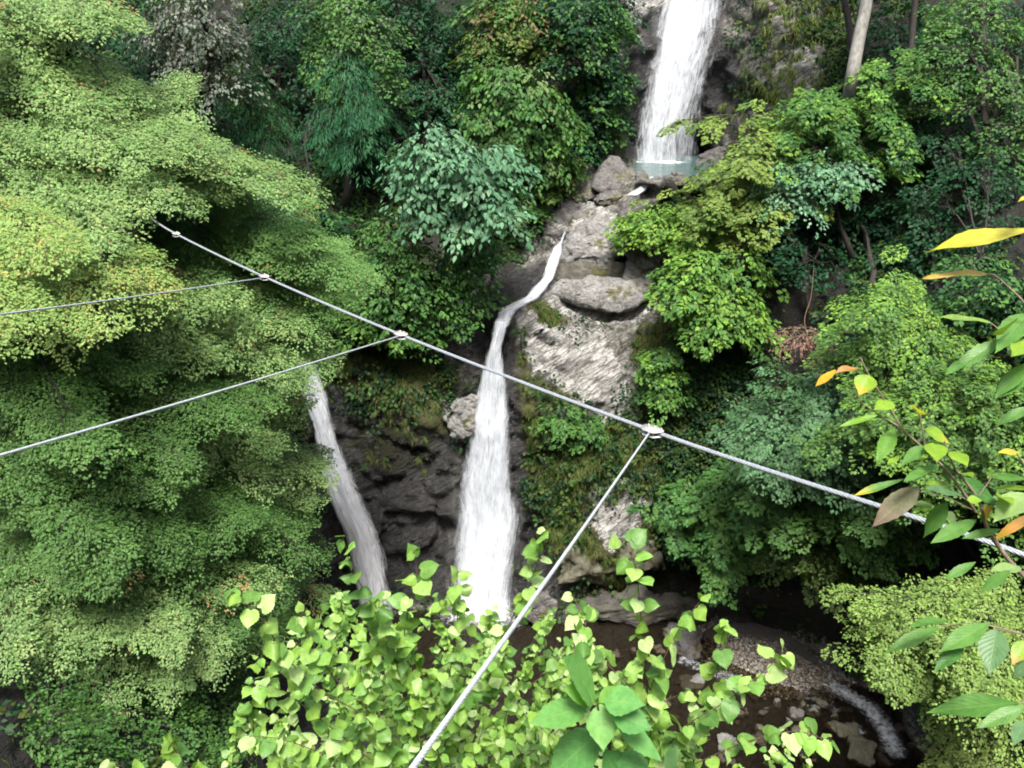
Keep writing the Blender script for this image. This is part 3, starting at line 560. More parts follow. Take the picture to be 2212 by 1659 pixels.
pc = np.array([(.15, .14, .12), (.22, .21, .19), (.11, .085, .06), (.30, .28, .25), (.17, .14, .10)])[g.integers(0, 5, n)] * g.uniform(.9, 1.6, (n, 1))
tag(mesh_np('gravel', V.reshape(-1, 3), (icf[None] + 12 * np.arange(n)[:, None, None]).reshape(-1, 3), M_PEB, attrs=dict(col=('FLOAT_COLOR', np.repeat(pc, 12, 0))), smooth=True), 'pale gravel bar beside the stream', kind='stuff')
gx = [(u, v) for u, v in GB]; 
tb = np.array([at(u, v, plane_y(v, Z0 + 0.1)) for u, v in [(x * 1.0, y) for x, y in gx]]); tcn = tb.mean(0); 
ringv = [tcn + (0, 0, 0.45)]; 
for k_, h_ in ((0.5, 0.40), (0.8, 0.2), (0.98, -0.15)):
    ringv += [tcn + (p - tcn) * (k_, k_, 0) + (0, 0, h_) for p in tb]
ff = [(0, 1 + i, 1 + (i + 1) % 8) for i in range(8)]
for r_ in range(2):
    for i in range(8):
        a_, b_ = 1 + r_ * 8 + i, 1 + r_ * 8 + (i + 1) % 8; ff += [(a_, a_ + 8, b_ + 8), (a_, b_ + 8, b_)]
tag(mesh_np('gravel_bar', ringv, ff, stone_mat('gravel_bed', (.06, .05, .04), (.14, .13, .11), (.24, .22, .2), .9, 0, 9), smooth=True), kind='structure')

# ------------------------------------------------------------------ foliage
T4 = (np.array([(0, 0, 0), (-.36, .42, .05), (.36, .42, .05), (0, 1, -.06)]), np.array([(0, 2, 3), (0, 3, 1)]))
T6 = (np.array([(0, 0, 0), (-.30, .28, .06), (-.25, .62, .05), (0, 1, -.10), (.25, .62, .05), (.30, .28, .06), (0, .5, -.02)]), np.array([(0, 5, 6), (5, 4, 6), (4, 3, 6), (3, 2, 6), (2, 1, 6), (1, 0, 6)]))
TM = (np.array([(0, 0, 0), (-.45, .25, -.04), (-.16, .42, .03), (-.38, .72, -.06), (0, 1, -.08), (.38, .72, -.06), (.16, .42, .03), (.45, .25, -.04)]), np.array([(0, 2, 1), (0, 4, 2), (2, 4, 3), (0, 6, 4), (6, 5, 4), (0, 7, 6)]))
TN_ = (np.array([(0, 0, 0), (-.06, .5, .01), (.06, .5, .01), (0, 1, -.03)]), np.array([(0, 2, 3), (0, 3, 1)]))
def leaves(name, pos, d, nr, size, col, tmpl, mat, parent=None):
    d = nrm(d); s = nrm(np.cross(d, nr)); nn = np.cross(s, d); tv, tf = tmpl; k = len(tv)
    V = pos[:, None] + size[:, None, None] * (tv[None, :, 0:1] * s[:, None] + tv[None, :, 1:2] * d[:, None] + tv[None, :, 2:3] * nn[:, None])
    Fc = (tf[None] + k * np.arange(len(pos))[:, None, None]).reshape(-1, 3)
    return mesh_np(name, V.reshape(-1, 3), Fc, mat, parent, attrs=dict(col=('FLOAT_COLOR', np.repeat(col, k, 0))))
def sprays_to_leaves(rng, C, D, NR, Ls, M, leaf, pal, wid=0.42, droop=0.25, tvar=0.22, hang=0.0, jit=.28):
    n = len(C); t = rng.random((n, M)) ** 0.75; sg = np.where(rng.random((n, M)) < 0.5, -1, 1)
    b = sg * rng.random((n, M)) ** 0.7 * wid * np.sin(pi * np.clip(t * 0.8 + 0.15, 0, 1)); Sd = nrm(np.cross(D, NR))
    P = C[:, None] + (D[:, None] * (t - 0.25)[..., None] + Sd[:, None] * b[..., None]) * Ls[:, None, None]
    P = P - np.array([0, 0, 1.0]) * ((t ** 2 * droop + np.abs(b) * droop * 0.6) * Ls[:, None])[..., None] + rng.normal(0, 0.035, (n, M, 3)) * Ls[:, None, None]
    ang = sg * rng.uniform(0.2, 1.2, (n, M)); d = D[:, None] * np.cos(ang)[..., None] + Sd[:, None] * np.sin(ang)[..., None] + rng.normal(0, 0.2, (n, M, 3)); d[..., 2] -= droop * 0.8 + hang
    nr = NR[:, None] + rng.normal(0, jit, (n, M, 3)); sz = leaf * rng.uniform(0.55, 1.4, (n, M))
    pal = np.array(pal, float); w_ = pal[:, 3] / pal[:, 3].sum(); base = pal[rng.choice(len(pal), n, p=w_), :3]; alt = pal[rng.choice(len(pal), (n, M), p=w_), :3]
    c = np.where((rng.random((n, M)) < 0.7)[..., None], base[:, None], alt) * rng.uniform(1 - tvar, 1 + tvar, (n, M, 1)) * rng.uniform(0.85, 1.15, (n, 1, 1))
    return P.reshape(-1, 3), d.reshape(-1, 3), nr.reshape(-1, 3), sz.ravel(), c.reshape(-1, 3)
SEED = [100]
def shelf_points(rng, c, rx, ry, rz, R, spray, M, leaf, seed, dens, bias):
    """flat drooping boughs, longer than wide, stacked one above the other"""
    n = max(2, int(round(dens * pi * rx * max(rz, .5 * R) / (R * R * 0.34)))); P, D, NR = [], [], []
    zs = (np.arange(n) + rng.uniform(.1, .9, n)) / n * 2 - 1; rng.shuffle(zs)
    for k in range(n):
        z = zs[k]; w_ = math.sqrt(max(0.05, 1 - z * z)); a = rng.uniform(0, 2 * pi); q = math.sqrt(rng.random()) * .9
        o = c + np.array([rx * w_ * q * cos(a), ry * w_ * q * sin(a) - .35 * ry, rz * z]); Rk = R * rng.uniform(.55, 1.35)
        dr = nrm(np.array([cos(a) * .6 + bias[0] + rng.normal(0, .45), sin(a) * .6 + bias[1] - .2 + rng.normal(0, .45), 0])); pr = np.array([-dr[1], dr[0], 0])
        ns = max(5, int(pi * Rk * Rk * 1.35 / (.26 * leaf * leaf) / M * .62)); t = rng.uniform(-1, 1, ns); wd = np.sqrt(np.clip(1 - np.abs(t) ** 1.6, 0, 1)) * (.55 + .3 * vnoise(np.stack([t * 3.5, np.full(ns, k * 3.1), np.full(ns, seed + .5)], 1), seed)); b = rng.uniform(-1, 1, ns) * wd
        tl = rng.normal(0, .10, 2); x = t * 1.65 * Rk; y = b * Rk * .8; hz = -.07 * x - .05 * x * x / Rk * (x > 0) - .10 * y * y / Rk + tl[0] * x + tl[1] * y
        p = o + x[:, None] * dr + y[:, None] * pr; p[:, 2] += hz + rng.normal(0, .04, ns); p[:, 2] += .22 * (o[1] - p[:, 1]) * -1
        P.append(p); D.append(nrm(dr * .9 + pr * (np.sign(b) * rng.uniform(.2, 1.1, ns))[:, None] + rng.normal(0, .15, (ns, 3))))
        NR.append(nrm(np.array([0, -.25, 1.0]) + dr * (.10 + .14 * np.clip(x, 0, None) / Rk)[:, None] + pr * (.3 * y / Rk)[:, None] + rng.normal(0, .07, (ns, 3))))
    P, D, NR = np.concatenate(P), np.concatenate(D), np.concatenate(NR); return P, nrm(D - NR * (D * NR).sum(1, keepdims=True)), NR
def tree(name, label, cat, base, clumps, leaf, pal, spray=1.1, M=46, dens=1.0, layer=0.7, droop=0.25, tmpl=T4, wid=0.42, trunk=0.16, bark=None, hang=0.0, tilt=0.12, group=None, up=0.0, shelf=0, bias=(0, -.15)):
    """base = ground point; clumps = (u, v, Y, half width, half height[, half depth m])"""
    SEED[0] += 1; rng = np.random.default_rng(SEED[0]); base = np.asarray(base, float); base = base - (0, 0, 0.15)
    t = thing(name, label, cat, base + (0, 0, 0.1), group); G = Geo(); allp = []
    cs = []
    for cl in clumps:
        u, v, Y, ru, rv = cl[:5]; m = mpp(v, Y); c = at(u, v, Y); rx, rz = ru * m, rv * m; ry = cl[5] if len(cl) > 5 else max(0.8, min(rx, rz) * 0.8); cs.append((c, rx, ry, rz))
    top = np.array([c for c, *_ in cs]); cm = top.mean(0)
    fork = base * 0.45 + cm * 0.55; fork[:2] = base[:2] * 0.5 + cm[:2] * 0.5; fork[2] = min(fork[2], top[:, 2].min() - 0.2) if top[:, 2].min() > base[2] + 1.0 else fork[2]
    hh = np.linalg.norm(cm - base)
    path = smooth_path([base, base * 0.6 + fork * 0.4 + rng.normal(0, 0.05 * hh, 3) * (1, 1, 0), fork, cm + rng.normal(0, 0.1, 3)], 12); G.add(*tube(path, np.linspace(trunk, trunk * 0.35, 12), 8))
    for c, rx, ry, rz in cs:
        st = path[rng.integers(5, 11)]
        lp = smooth_path([st, (st + c) / 2 + (0, 0, 0.12 * np.linalg.norm(c - st)) + rng.normal(0, 0.1, 3), c], 8); G.add(*tube(lp, np.linspace(trunk * 0.45, trunk * 0.16, 8), 5))
        ns = max(6, int(dens * 10.0 * (rx * rz + 0.6 * rx * ry) / (spray * spray * 0.42)))
        q = nrm(rng.normal(0, 1, (ns * 2, 3))); q = q[(q[:, 2] > -0.75) | (rng.random(len(q)) < 0.4)][:ns]; r = rng.uniform(0.35, 1.0, len(q)) ** 0.6
        # lobed outline: radius varies with direction
        r = np.where(rng.random(len(q)) < .13, r * 1.28, r); lob = 0.84 + 0.5 * vnoise(q * 2.6 + SEED[0] * 7.7, SEED[0])
        p = c + q * (r * lob)[:, None] * (rx, ry, rz)
        if layer: 
            z = p[:, 2]; zl = np.round((z + 0.35 * vnoise(np.stack([p[:, 0] * .5, p[:, 1] * .5, z * 0], 1), SEED[0] + 3)) / layer) * layer; p[:, 2] = z * 0.25 + zl * 0.75
        D = q * (1, 1, 0.25) + (p - cm) * (0.15, 0.15, 0) / max(rx, 0.5) + rng.normal(0, 0.35, q.shape) * (1, 1, 0.3); D[:, 1] -= 0.15; D[:, 2] += up; D = nrm(D)
        NR = nrm(np.array([0, -0.15, 1.0]) + rng.normal(0, tilt, q.shape) + q * (0.45, 0.5, 0)); D = nrm(D - NR * (D * NR).sum(1, keepdims=True)); Ls = spray * rng.uniform(0.65, 1.3, len(q))
        if shelf:
            p, D, NR = shelf_points(rng, c, rx, ry, rz, shelf, spray, M, leaf, SEED[0], dens, bias); Ls = .55 * spray * rng.uniform(0.6, 1.5, len(p))
        allp.append(sprays_to_leaves(rng, p, D, NR, Ls, M, leaf, pal, wid, droop, hang=hang, jit=.17 if shelf else .28))
        for k in rng.choice(len(p), min(len(p), 26), replace=False):
            s0 = lp[rng.integers(3, 8)]; G.add(*tube(smooth_path([s0, (s0 + p[k]) / 2 + (0, 0, 0.1), p[k] - D[k] * Ls[k] * .2, p[k] + D[k] * Ls[k] * 0.6 - (0, 0, droop * .36 * Ls[k])], 6), np.linspace(max(trunk * 0.13, .008), 0.004, 6), 3))
    G.build('trunk', bark or M_BARK, t)
    A = [np.concatenate(x) for x in zip(*allp)]; leaves('crown', A[0], A[1], A[2], A[3], A[4], tmpl, M_LEAF, t)
    return t, len(A[0])
NL = 0
def TR(*a, **k):
    global NL; t, n = tree(*a, **k); NL += n; return t
YG = [(.165, .265, .088, 3), (.14, .235, .078, 3), (.205, .28, .095, 1), (.105, .195, .06, 2), (.30, .16, .07, .10)]          # yellow green maple
MG = [(.053, .135, .03, 3), (.07, .158, .032, 2), (.038, .108, .03, 2)]                              # mid green
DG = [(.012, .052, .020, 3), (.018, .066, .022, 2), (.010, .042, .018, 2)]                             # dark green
BG = [(.10, .22, .12, 3), (.075, .18, .095, 2), (.14, .26, .15, 1)]                                   # pale blue green
GG = [(.11, .215, .06, 3), (.085, .18, .05, 2), (.14, .245, .065, 1), (.30, .15, .07, .08)]                                 # greyer green
GD = [(.062, .135, .032, 3), (.05, .115, .028, 2), (.085, .165, .04, 1)]
OR = [(.19, .275, .075, 3), (.26, .25, .075, .7), (.16, .265, .07, 3)]                                    # turning
BR = [(.12, .235, .035, 3), (.155, .27, .04, 2), (.09, .19, .035, 2)]                                 # bright fresh green
OL = [(.07, .115, .022, 3), (.09, .13, .025, 2), (.05, .09, .02, 2)]                                  # olive
GP = [(.14, .17, .13, 3), (.10, .13, .095, 2), (.20, .20, .19, 1)]                                    # greyish
BP = [(.20, .115, .09, 3), (.15, .09, .065, 2), (.26, .17, .14, 1)]                                   # withered
G_ = 'leafy trees on the left bank'
# left bank
TR('maple_tree', 'yellow green tree filling the top left corner', 'tree', ground(40, 900), [(40, 60, 21, 110, 110), (160, 90, 21.5, 90, 90), (100, 200, 20.5, 150, 80), (-80, 150, 20, 130, 150)], 0.074, YG, spray=1.3, M=60, trunk=.2, shelf=1.5, bias=(1.1, -.35), dens=.9)
TR('maple_tree', 'layered yellow green tree whose spray points right at the dark gap', 'tree', ground(180, 1010), [(90, 290, 19, 150, 60), (260, 300, 19.5, 130, 60), (370, 290, 20, 75, 35), (330, 350, 19.5, 90, 40), (60, 380, 18, 120, 70), (200, 400, 18.5, 120, 60)], 0.066, YG, spray=1.2, M=60, layer=.6, trunk=.2, shelf=1.5, bias=(1.1, -.35), dens=.9)
TR('leafy_tree', 'greyish green tree behind the cable where it vanishes', 'tree', ground(420, 1000), [(330, 430, 21, 110, 70), (430, 480, 21, 120, 80), (520, 560, 21, 110, 80), (380, 580, 20.5, 130, 90), (600, 610, 22, 70, 60), (470, 390, 22, 70, 50)], 0.064, GG, spray=1.2, M=60, layer=.6, trunk=.18, shelf=1.5, bias=(1.1, -.35), dens=.9)
TR('maple_tree', 'tree with faintly orange tinged top layers at the left edge', 'tree', ground(20, 1180), [(60, 490, 16, 120, 50), (150, 520, 16.3, 90, 35), (60, 590, 16, 110, 60), (-100, 550, 15.5, 120, 120)], 0.058, OR, spray=1.1, M=60, layer=.6, trunk=.17, shelf=1.5, bias=(1.1, -.35), dens=.9)
TR('leafy_tree', 'broad green tree in the middle of the left bank', 'tree', ground(330, 1220), [(250, 690, 18.5, 170, 80), (420, 700, 19, 150, 80), (530, 700, 20, 100, 60), (600, 690, 21, 40, 10), (500, 790, 20, 60, 40), (400, 820, 19, 150, 80), (280, 640, 18, 110, 60)], 0.064, YG, spray=1.25, M=60, layer=.65, trunk=.2, shelf=0.95, bias=(1.1, -.35), dens=.9)
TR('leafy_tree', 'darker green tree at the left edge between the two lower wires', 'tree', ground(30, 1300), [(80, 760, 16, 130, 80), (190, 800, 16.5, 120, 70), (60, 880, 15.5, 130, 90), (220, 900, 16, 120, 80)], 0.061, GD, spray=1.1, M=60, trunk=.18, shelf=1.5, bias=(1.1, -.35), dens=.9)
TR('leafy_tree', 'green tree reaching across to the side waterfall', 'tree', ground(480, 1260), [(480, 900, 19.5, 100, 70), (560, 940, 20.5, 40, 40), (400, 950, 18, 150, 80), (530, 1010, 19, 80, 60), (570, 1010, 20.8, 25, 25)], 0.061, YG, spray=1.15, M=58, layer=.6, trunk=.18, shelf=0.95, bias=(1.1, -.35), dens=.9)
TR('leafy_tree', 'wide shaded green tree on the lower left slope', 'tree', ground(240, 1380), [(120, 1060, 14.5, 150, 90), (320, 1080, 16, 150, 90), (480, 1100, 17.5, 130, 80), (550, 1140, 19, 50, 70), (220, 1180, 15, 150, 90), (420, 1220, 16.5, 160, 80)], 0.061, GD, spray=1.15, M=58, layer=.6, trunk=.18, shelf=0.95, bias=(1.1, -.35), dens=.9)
TR('leafy_tree', 'yellowish green low tree above the dark lower left bushes', 'tree', ground(300, 1440), [(200, 1290, 14, 150, 60), (350, 1280, 15, 140, 60), (480, 1290, 17, 120, 50), (550, 1230, 19, 60, 50), (80, 1250, 13.5, 120, 90)], 0.054, YG, spray=1.0, M=58, layer=.5, trunk=.15, shelf=0.95, bias=(1.1, -.35), dens=.9)
TR('shrub', 'dark green shrub in the bottom left corner', 'shrub', ground(20, 1700), [(60, 1430, 12.4, 110, 80), (160, 1470, 12.9, 100, 70), (60, 1560, 11.2, 120, 90), (200, 1590, 11.6, 90, 80), (40, 1650, 10.2, 110, 60), (140, 1660, 10.6, 90, 50)], .075, GD + MG, spray=.8, M=60, trunk=.025, dens=1.2, tilt=.3)
TR('shrub', 'dark green shrub left of the heart leaved shrub', 'shrub', ground(380, 1720), [(330, 1440, 14.5, 100, 80), (430, 1420, 16, 90, 70), (340, 1560, 13, 110, 80), (450, 1560, 14, 80, 80), (480, 1480, 16, 60, 60), (270, 1650, 11.6, 90, 50), (400, 1650, 12.4, 90, 50)], .075, MG + GD, spray=.8, M=60, trunk=.025, dens=1.1, tilt=.3)
# far left slope
TR('grey_leaved_tree', 'greyish tree with hanging twigs at the upper left', 'tree', ground(470, 330), [(440, 40, 32, 90, 70), (480, 110, 32, 70, 70), (380, 60, 32, 60, 60), (440, -60, 32, 110, 60), (475, 170, 32, 40, 40)], .13, GP, spray=1.3, M=50, droop=.5, hang=.4, layer=0, tilt=.3, trunk=.2, dens=.8)
TR('cedar_tree', 'dark green cedar right of the greyish tree', 'tree', ground(560, 480), [(530, 190, 34, 50, 70), (570, 260, 34, 55, 70), (540, 340, 34, 45, 70), (590, 380, 34, 40, 50)], .22, [(.018, .085, .028, 2), (.028, .105, .034, 1)], spray=1.1, M=80, droop=.7, hang=.5, layer=0, tilt=.3, tmpl=TN_, trunk=.2)
TR('cedar_tree', 'pale tipped layered tree above the cedar with a bare lower stem', 'tree', ground(760, 420), [(770, 60, 35, 90, 50), (750, 10, 35, 80, 40), (800, 120, 35, 65, 50), (710, 100, 35, 45, 60), (780, 170, 35, 70, 30)], .15, MG + [(.08, .14, .06, 2)], spray=1.4, M=56, droop=.35, layer=.9, trunk=.18)
TR('cedar_tree', 'bluish cedar with drooping plumes in the upper centre left', 'tree', ground(745, 440), [(750, 190, 34, 60, 50), (790, 240, 34, 65, 50), (720, 255, 34, 55, 50), (770, 310, 34, 70, 40), (750, 130, 34, 45, 40)], .20, [(.03, .125, .055, 2), (.05, .16, .065, 1)], spray=1.2, M=80, droop=.6, hang=.4, layer=0, tilt=.3, tmpl=TN_, trunk=.22)
TR('broadleaf_tree', 'pale blue green large leaved tree above the centre', 'tree', ground(960, 640), [(920, 310, 28, 60, 50), (980, 350, 28, 90, 50), (1040, 400, 28, 75, 55), (1070, 450, 28, 45, 45), (960, 420, 28, 80, 60), (890, 370, 28, 50, 50), (1080, 330, 29, 60, 25), (1000, 460, 28, 60, 40)], .21, BG, spray=1.1, M=26, droop=.4, hang=.3, layer=0, tmpl=T6, trunk=.18, tilt=.25)
TR('leafy_tree', 'mid green tree under the pale blue green one', 'tree', ground(950, 720), [(850, 530, 28.5, 70, 60), (900, 600, 28.5, 90, 60), (960, 660, 29, 70, 40), (830, 610, 28.5, 50, 50), (870, 660, 28.5, 60, 40), (1010, 560, 29.5, 45, 40), (1050, 530, 30, 40, 35), (1030, 620, 29.8, 35, 25)], .17, MG, spray=1.0, M=34, droop=.35, layer=.6, tmpl=T6, trunk=.15)
TR('leafy_tree', 'green tree with pale hanging leaf tips left of the upper waterfall', 'tree', ground(1170, 400), [(1080, 170, 34, 90, 50), (1150, 200, 34, 70, 60), (1200, 260, 34.5, 45, 40), (1120, 270, 34, 80, 45), (1060, 240, 34, 60, 50), (1180, 320, 34.5, 55, 30)], .19, MG + [(.11, .17, .06, 1)], spray=1.2, M=40, droop=.45, hang=.3, layer=.8, tmpl=T6, trunk=.18)
TR('leafy_tree', 'tall dark green tree close on the left of the upper waterfall', 'tree', ground(1300, 330), [(1240, 90, 37, 90, 70), (1300, 150, 37.5, 60, 80), (1290, 240, 37.5, 60, 60), (1260, 10, 37, 110, 60), (1320, 60, 38, 40, 70), (1240, 310, 37, 50, 40)], .17, MG[:2] + DG, spray=1.3, M=54, droop=.35, layer=.8, trunk=.2)
TR('leafy_tree', 'brownish topped tree at the top between cedar and waterfall', 'tree', ground(1060, 330), [(1120, 50, 37, 80, 50), (1060, 90, 37, 60, 50), (1180, 90, 37, 40, 40), (1080, 0, 38, 90, 40)], .17, MG + OL + [(.14, .11, .05, 2)], spray=1.2, M=50, droop=.4, layer=.8, trunk=.18)
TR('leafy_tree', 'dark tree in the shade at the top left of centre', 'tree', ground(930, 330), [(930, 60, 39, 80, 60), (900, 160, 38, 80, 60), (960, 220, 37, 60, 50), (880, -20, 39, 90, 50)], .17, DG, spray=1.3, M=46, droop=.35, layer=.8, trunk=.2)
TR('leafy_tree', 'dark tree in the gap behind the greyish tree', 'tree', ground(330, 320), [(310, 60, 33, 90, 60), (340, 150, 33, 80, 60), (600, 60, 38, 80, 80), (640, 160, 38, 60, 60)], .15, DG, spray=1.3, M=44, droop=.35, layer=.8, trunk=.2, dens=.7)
TR('shrub', 'dark leafy shrub beside the stem of the cedar', 'shrub', ground(640, 520), [(620, 440, 33, 90, 50), (560, 420, 32, 70, 50), (680, 480, 32.5, 70, 50), (640, 540, 31, 70, 60)], .18, DG + MG[:1], spray=1.0, M=36, tmpl=T6, trunk=.1)
TR('shrub', 'bright green shrub hanging over the moss left of the falls', 'shrub', ground(850, 740), [(800, 700, 28.8, 80, 40), (880, 720, 28.8, 70, 35), (740, 660, 29, 70, 50), (700, 590, 30, 70, 60)], .16, MG + BR[:1], spray=.8, M=36, tmpl=T6, trunk=.08)
TR('shrub', 'glossy leaved small tree at the edge of the left bank', 'tree', ground(560, 760), [(490, 360, 25, 50, 45), (540, 430, 25, 60, 40), (440, 320, 25, 40, 40), (590, 480, 26, 40, 40)], .2, BG, spray=.9, M=22, tmpl=T6, trunk=.1, dens=.7)
TR('shrub', 'yellow green shrub left of the slanting slab', 'shrub', ground(1190, 470), [(1130, 390, 35, 80, 40), (1200, 370, 35.5, 60, 40), (1100, 460, 34, 40, 40), (1150, 440, 34.5, 35, 40)], .15, MG + OL, spray=.8, M=40, trunk=.08)
# right slope
TR('maple_tree', 'bright yellow green tree standing right of the plunge pool', 'tree', ground(1620, 560), [(1610, 290, 31, 55, 25), (1630, 330, 31, 75, 40), (1600, 395, 30.5, 70, 40), (1660, 390, 30.5, 80, 60), (1530, 450, 30.5, 65, 32), (1630, 450, 30, 90, 40), (1590, 250, 31.5, 25, 14)], .15, [(.13, .20, .04, 3), (.16, .225, .05, 2), (.085, .15, .035, 2)], spray=1.2, M=60, layer=.7, trunk=.16, shelf=1.0, bias=(-.5, -.3), dens=.85)
TR('leafy_tree', 'green tree in front of the pale grey trunk', 'tree', ground(1800, 480), [(1740, 240, 31, 80, 45), (1850, 270, 30.5, 90, 45), (1740, 310, 30.5, 80, 45), (1940, 170, 31.5, 70, 50), (1830, 330, 30.5, 90, 40), (1900, 230, 31, 70, 40)], .15, BR[:1] + MG, spray=1.2, M=54, layer=.7, droop=.3, trunk=.18, shelf=.9, bias=(-.4, -.3), dens=.75)
TR('broadleaf_tree', 'pale silvery green leafed branch tree in the right middle', 'tree', ground(1840, 560), [(1780, 370, 29, 80, 35), (1720, 420, 29, 60, 35), (1850, 360, 29, 60, 35), (1700, 380, 29, 50, 30)], .16, BG, spray=1.1, M=40, droop=.35, layer=.6, trunk=.14)
TR('leafy_tree', 'green tree at the upper right corner', 'tree', ground(2140, 420), [(2080, 110, 30, 120, 60), (2170, 180, 29, 90, 60), (2020, 170, 30.5, 80, 50), (2130, 30, 31, 140, 50), (2180, 280, 28, 80, 50)], .13, GD + MG, spray=1.2, M=50, layer=.8, trunk=.18, dens=.75)
TR('leafy_tree', 'dark tree in the shade at the right edge', 'tree', ground(2150, 720), [(2120, 380, 27, 90, 60), (2040, 320, 29, 90, 50), (2180, 500, 25, 70, 60), (2000, 440, 28, 80, 50)], .13, DG, spray=1.1, M=46, trunk=.07, dens=1.0)
TR('shrub', 'light green shrub overhanging the scooped boulder', 'shrub', ground(1470, 560), [(1440, 480, 31.5, 75, 35), (1400, 470, 32, 50, 30), (1500, 510, 31, 80, 40), (1570, 530, 30.5, 70, 40), (1380, 500, 32, 40, 25)], .14, BR, spray=.9, M=50, layer=.6, trunk=.1)
TR('leafy_tree', 'glossy green tree leaning over from the right of the whitish ledge', 'tree', ground(1560, 780), [(1500, 590, 28.5, 80, 40), (1480, 640, 28, 75, 30), (1560, 650, 28, 80, 50), (1600, 590, 28.5, 60, 50), (1540, 700, 27.5, 80, 35), (1620, 690, 28, 50, 40)], .18, BR + MG[:2], spray=1.0, M=40, tmpl=T6, layer=.6, trunk=.15)
TR('maple_tree', 'spreading layered maple in the right middle', 'tree', ground(1960, 860), [(1900, 650, 22, 75, 40), (1960, 700, 21.5, 100, 50), (1900, 750, 21.5, 90, 45), (2010, 760, 21, 90, 40)], .10, BR[:2] + GD, spray=1.1, M=66, layer=.5, droop=.3, trunk=.13, shelf=1.0, bias=(-.5, -.3), dens=.85)
TR('leafy_tree', 'darker round leaved bush right of the spreading maple', 'tree', ground(2130, 800), [(2090, 650, 22, 70, 50), (2160, 620, 21, 70, 60), (2120, 560, 23, 90, 40)], .13, DG + MG, spray=.9, M=40, tmpl=T6, trunk=.12, dens=.8)
TR('withered_shrub', 'withered pinkish brown shrub hanging from the dark right slope', 'shrub', ground(1750, 700), [(1755, 740, 24.5, 55, 32), (1715, 718, 24.5, 35, 20)], .10, BP, spray=.7, M=20, dens=.55, hang=.6, layer=0, tilt=.3, trunk=.06, bark=M_PALETWIG)
TR('leafy_tree', 'bluish green feathery tree above the right part of the cable', 'tree', ground(1780, 1160), [(1680, 850, 22, 90, 40), (1740, 900, 21.5, 110, 50), (1830, 890, 21, 90, 50), (1650, 920, 22, 70, 40), (1720, 970, 21.5, 90, 40), (1830, 970, 21, 80, 40)], .11, [(.075, .165, .07, 3), (.06, .13, .055, 2), (.09, .19, .09, 1)], spray=1.1, M=56, layer=.5, droop=.35, hang=.2, trunk=.15, shelf=.9, bias=(-.4, -.3), dens=.75)
TR('maple_tree', 'yellow green tree at the right edge above the leaning branch', 'tree', ground(2120, 1200), [(2000, 850, 19, 110, 50), (2110, 860, 18, 110, 60), (2060, 930, 18.5, 120, 50), (1960, 920, 19, 80, 40), (2180, 960, 17, 80, 70), (2100, 1020, 17.5, 100, 50)], .095, GD + BR[:1], spray=1.1, M=60, layer=.5, trunk=.15, shelf=1.0, bias=(-.5, -.3), dens=.85)
TR('leafy_tree', 'deep green tree hanging over the dark hollow by the stream', 'tree', ground(1520, 1240), [(1530, 1060, 24.5, 80, 40), (1590, 1110, 24, 90, 50), (1500, 1130, 24.5, 60, 45), (1580, 1170, 24, 80, 35), (1640, 1060, 24, 60, 40)], .14, MG, spray=1.0, M=46, layer=.5, droop=.35, trunk=.13, shelf=.9, bias=(-.4, -.3), dens=.75)
TR('leafy_tree', 'green tree just below the right part of the cable', 'tree', ground(1850, 1230), [(1700, 1040, 22, 90, 40), (1800, 1060, 21.5, 90, 45), (1900, 1100, 20.5, 90, 50), (1700, 1090, 22, 60, 30), (1960, 1030, 20, 70, 40)], .11, GD + MG[:1], spray=1.0, M=54, layer=.5, trunk=.13, shelf=.9, bias=(-.4, -.3), dens=.75)
TR('maple_tree', 'dim yellow green branch tree in front of the dark hollow', 'tree', ground(1920, 1290), [(1800, 1190, 22, 75, 35), (1840, 1150, 22, 60, 30), (1770, 1220, 22, 50, 20)], .11, OL + YG[:1], spray=1.0, M=50, layer=.4, droop=.35, trunk=.1, shelf=1.0, bias=(-.5, -.3), dens=.85)
TR('maple_tree', 'fresh yellow green maple overhanging the stream at the lower right', 'tree', ground(2240, 1560), [(1925, 1310, 15, 75, 28), (2010, 1300, 14.5, 90, 40), (2100, 1340, 14, 90, 50), (1960, 1375, 15, 70, 28), (2050, 1430, 14.5, 75, 40), (2020, 1480, 14.6, 45, 25), (2180, 1400, 13.5, 80, 60), (2060, 1260, 15, 70, 28)], .066, [(.17, .265, .06, 3), (.14, .225, .055, 2), (.11, .18, .045, 1)], spray=.95, M=60, layer=.45, droop=.35, trunk=.12, dens=.62, shelf=.75, bias=(-.9, -.2))
TR('maple_tree', 'fresh yellow green maple spray in the bottom right corner', 'tree', ground(2250, 1650), [(2085, 1590, 14, 55, 22), (2130, 1630, 13.5, 75, 35), (2200, 1650, 13, 70, 40)], .064, [(.20, .28, .075, 3), (.165, .24, .065, 2)], spray=.9, M=60, layer=.4, droop=.35, trunk=.1, dens=.7, shelf=.65, bias=(-.9, -.2))
TR('shrub', 'green shrub on the cliff edge right of the white strata', 'shrub', ground(1440, 860), [(1425, 770, 28.2, 40, 35), (1440, 830, 28, 40, 45)], .14, BR[:1] + MG, spray=.7, M=40, trunk=.07)
TR('shrub', 'leafy shrub on the cliff between the lower waterfall and the cable', 'shrub', ground(1220, 900), [(1215, 890, 27.8, 38, 18), (1270, 925, 27.9, 32, 18)], .14, MG, spray=.6, M=34, tmpl=T6, trunk=.06)
BGT = 'dark green tree in deep shade on the upper slopes'
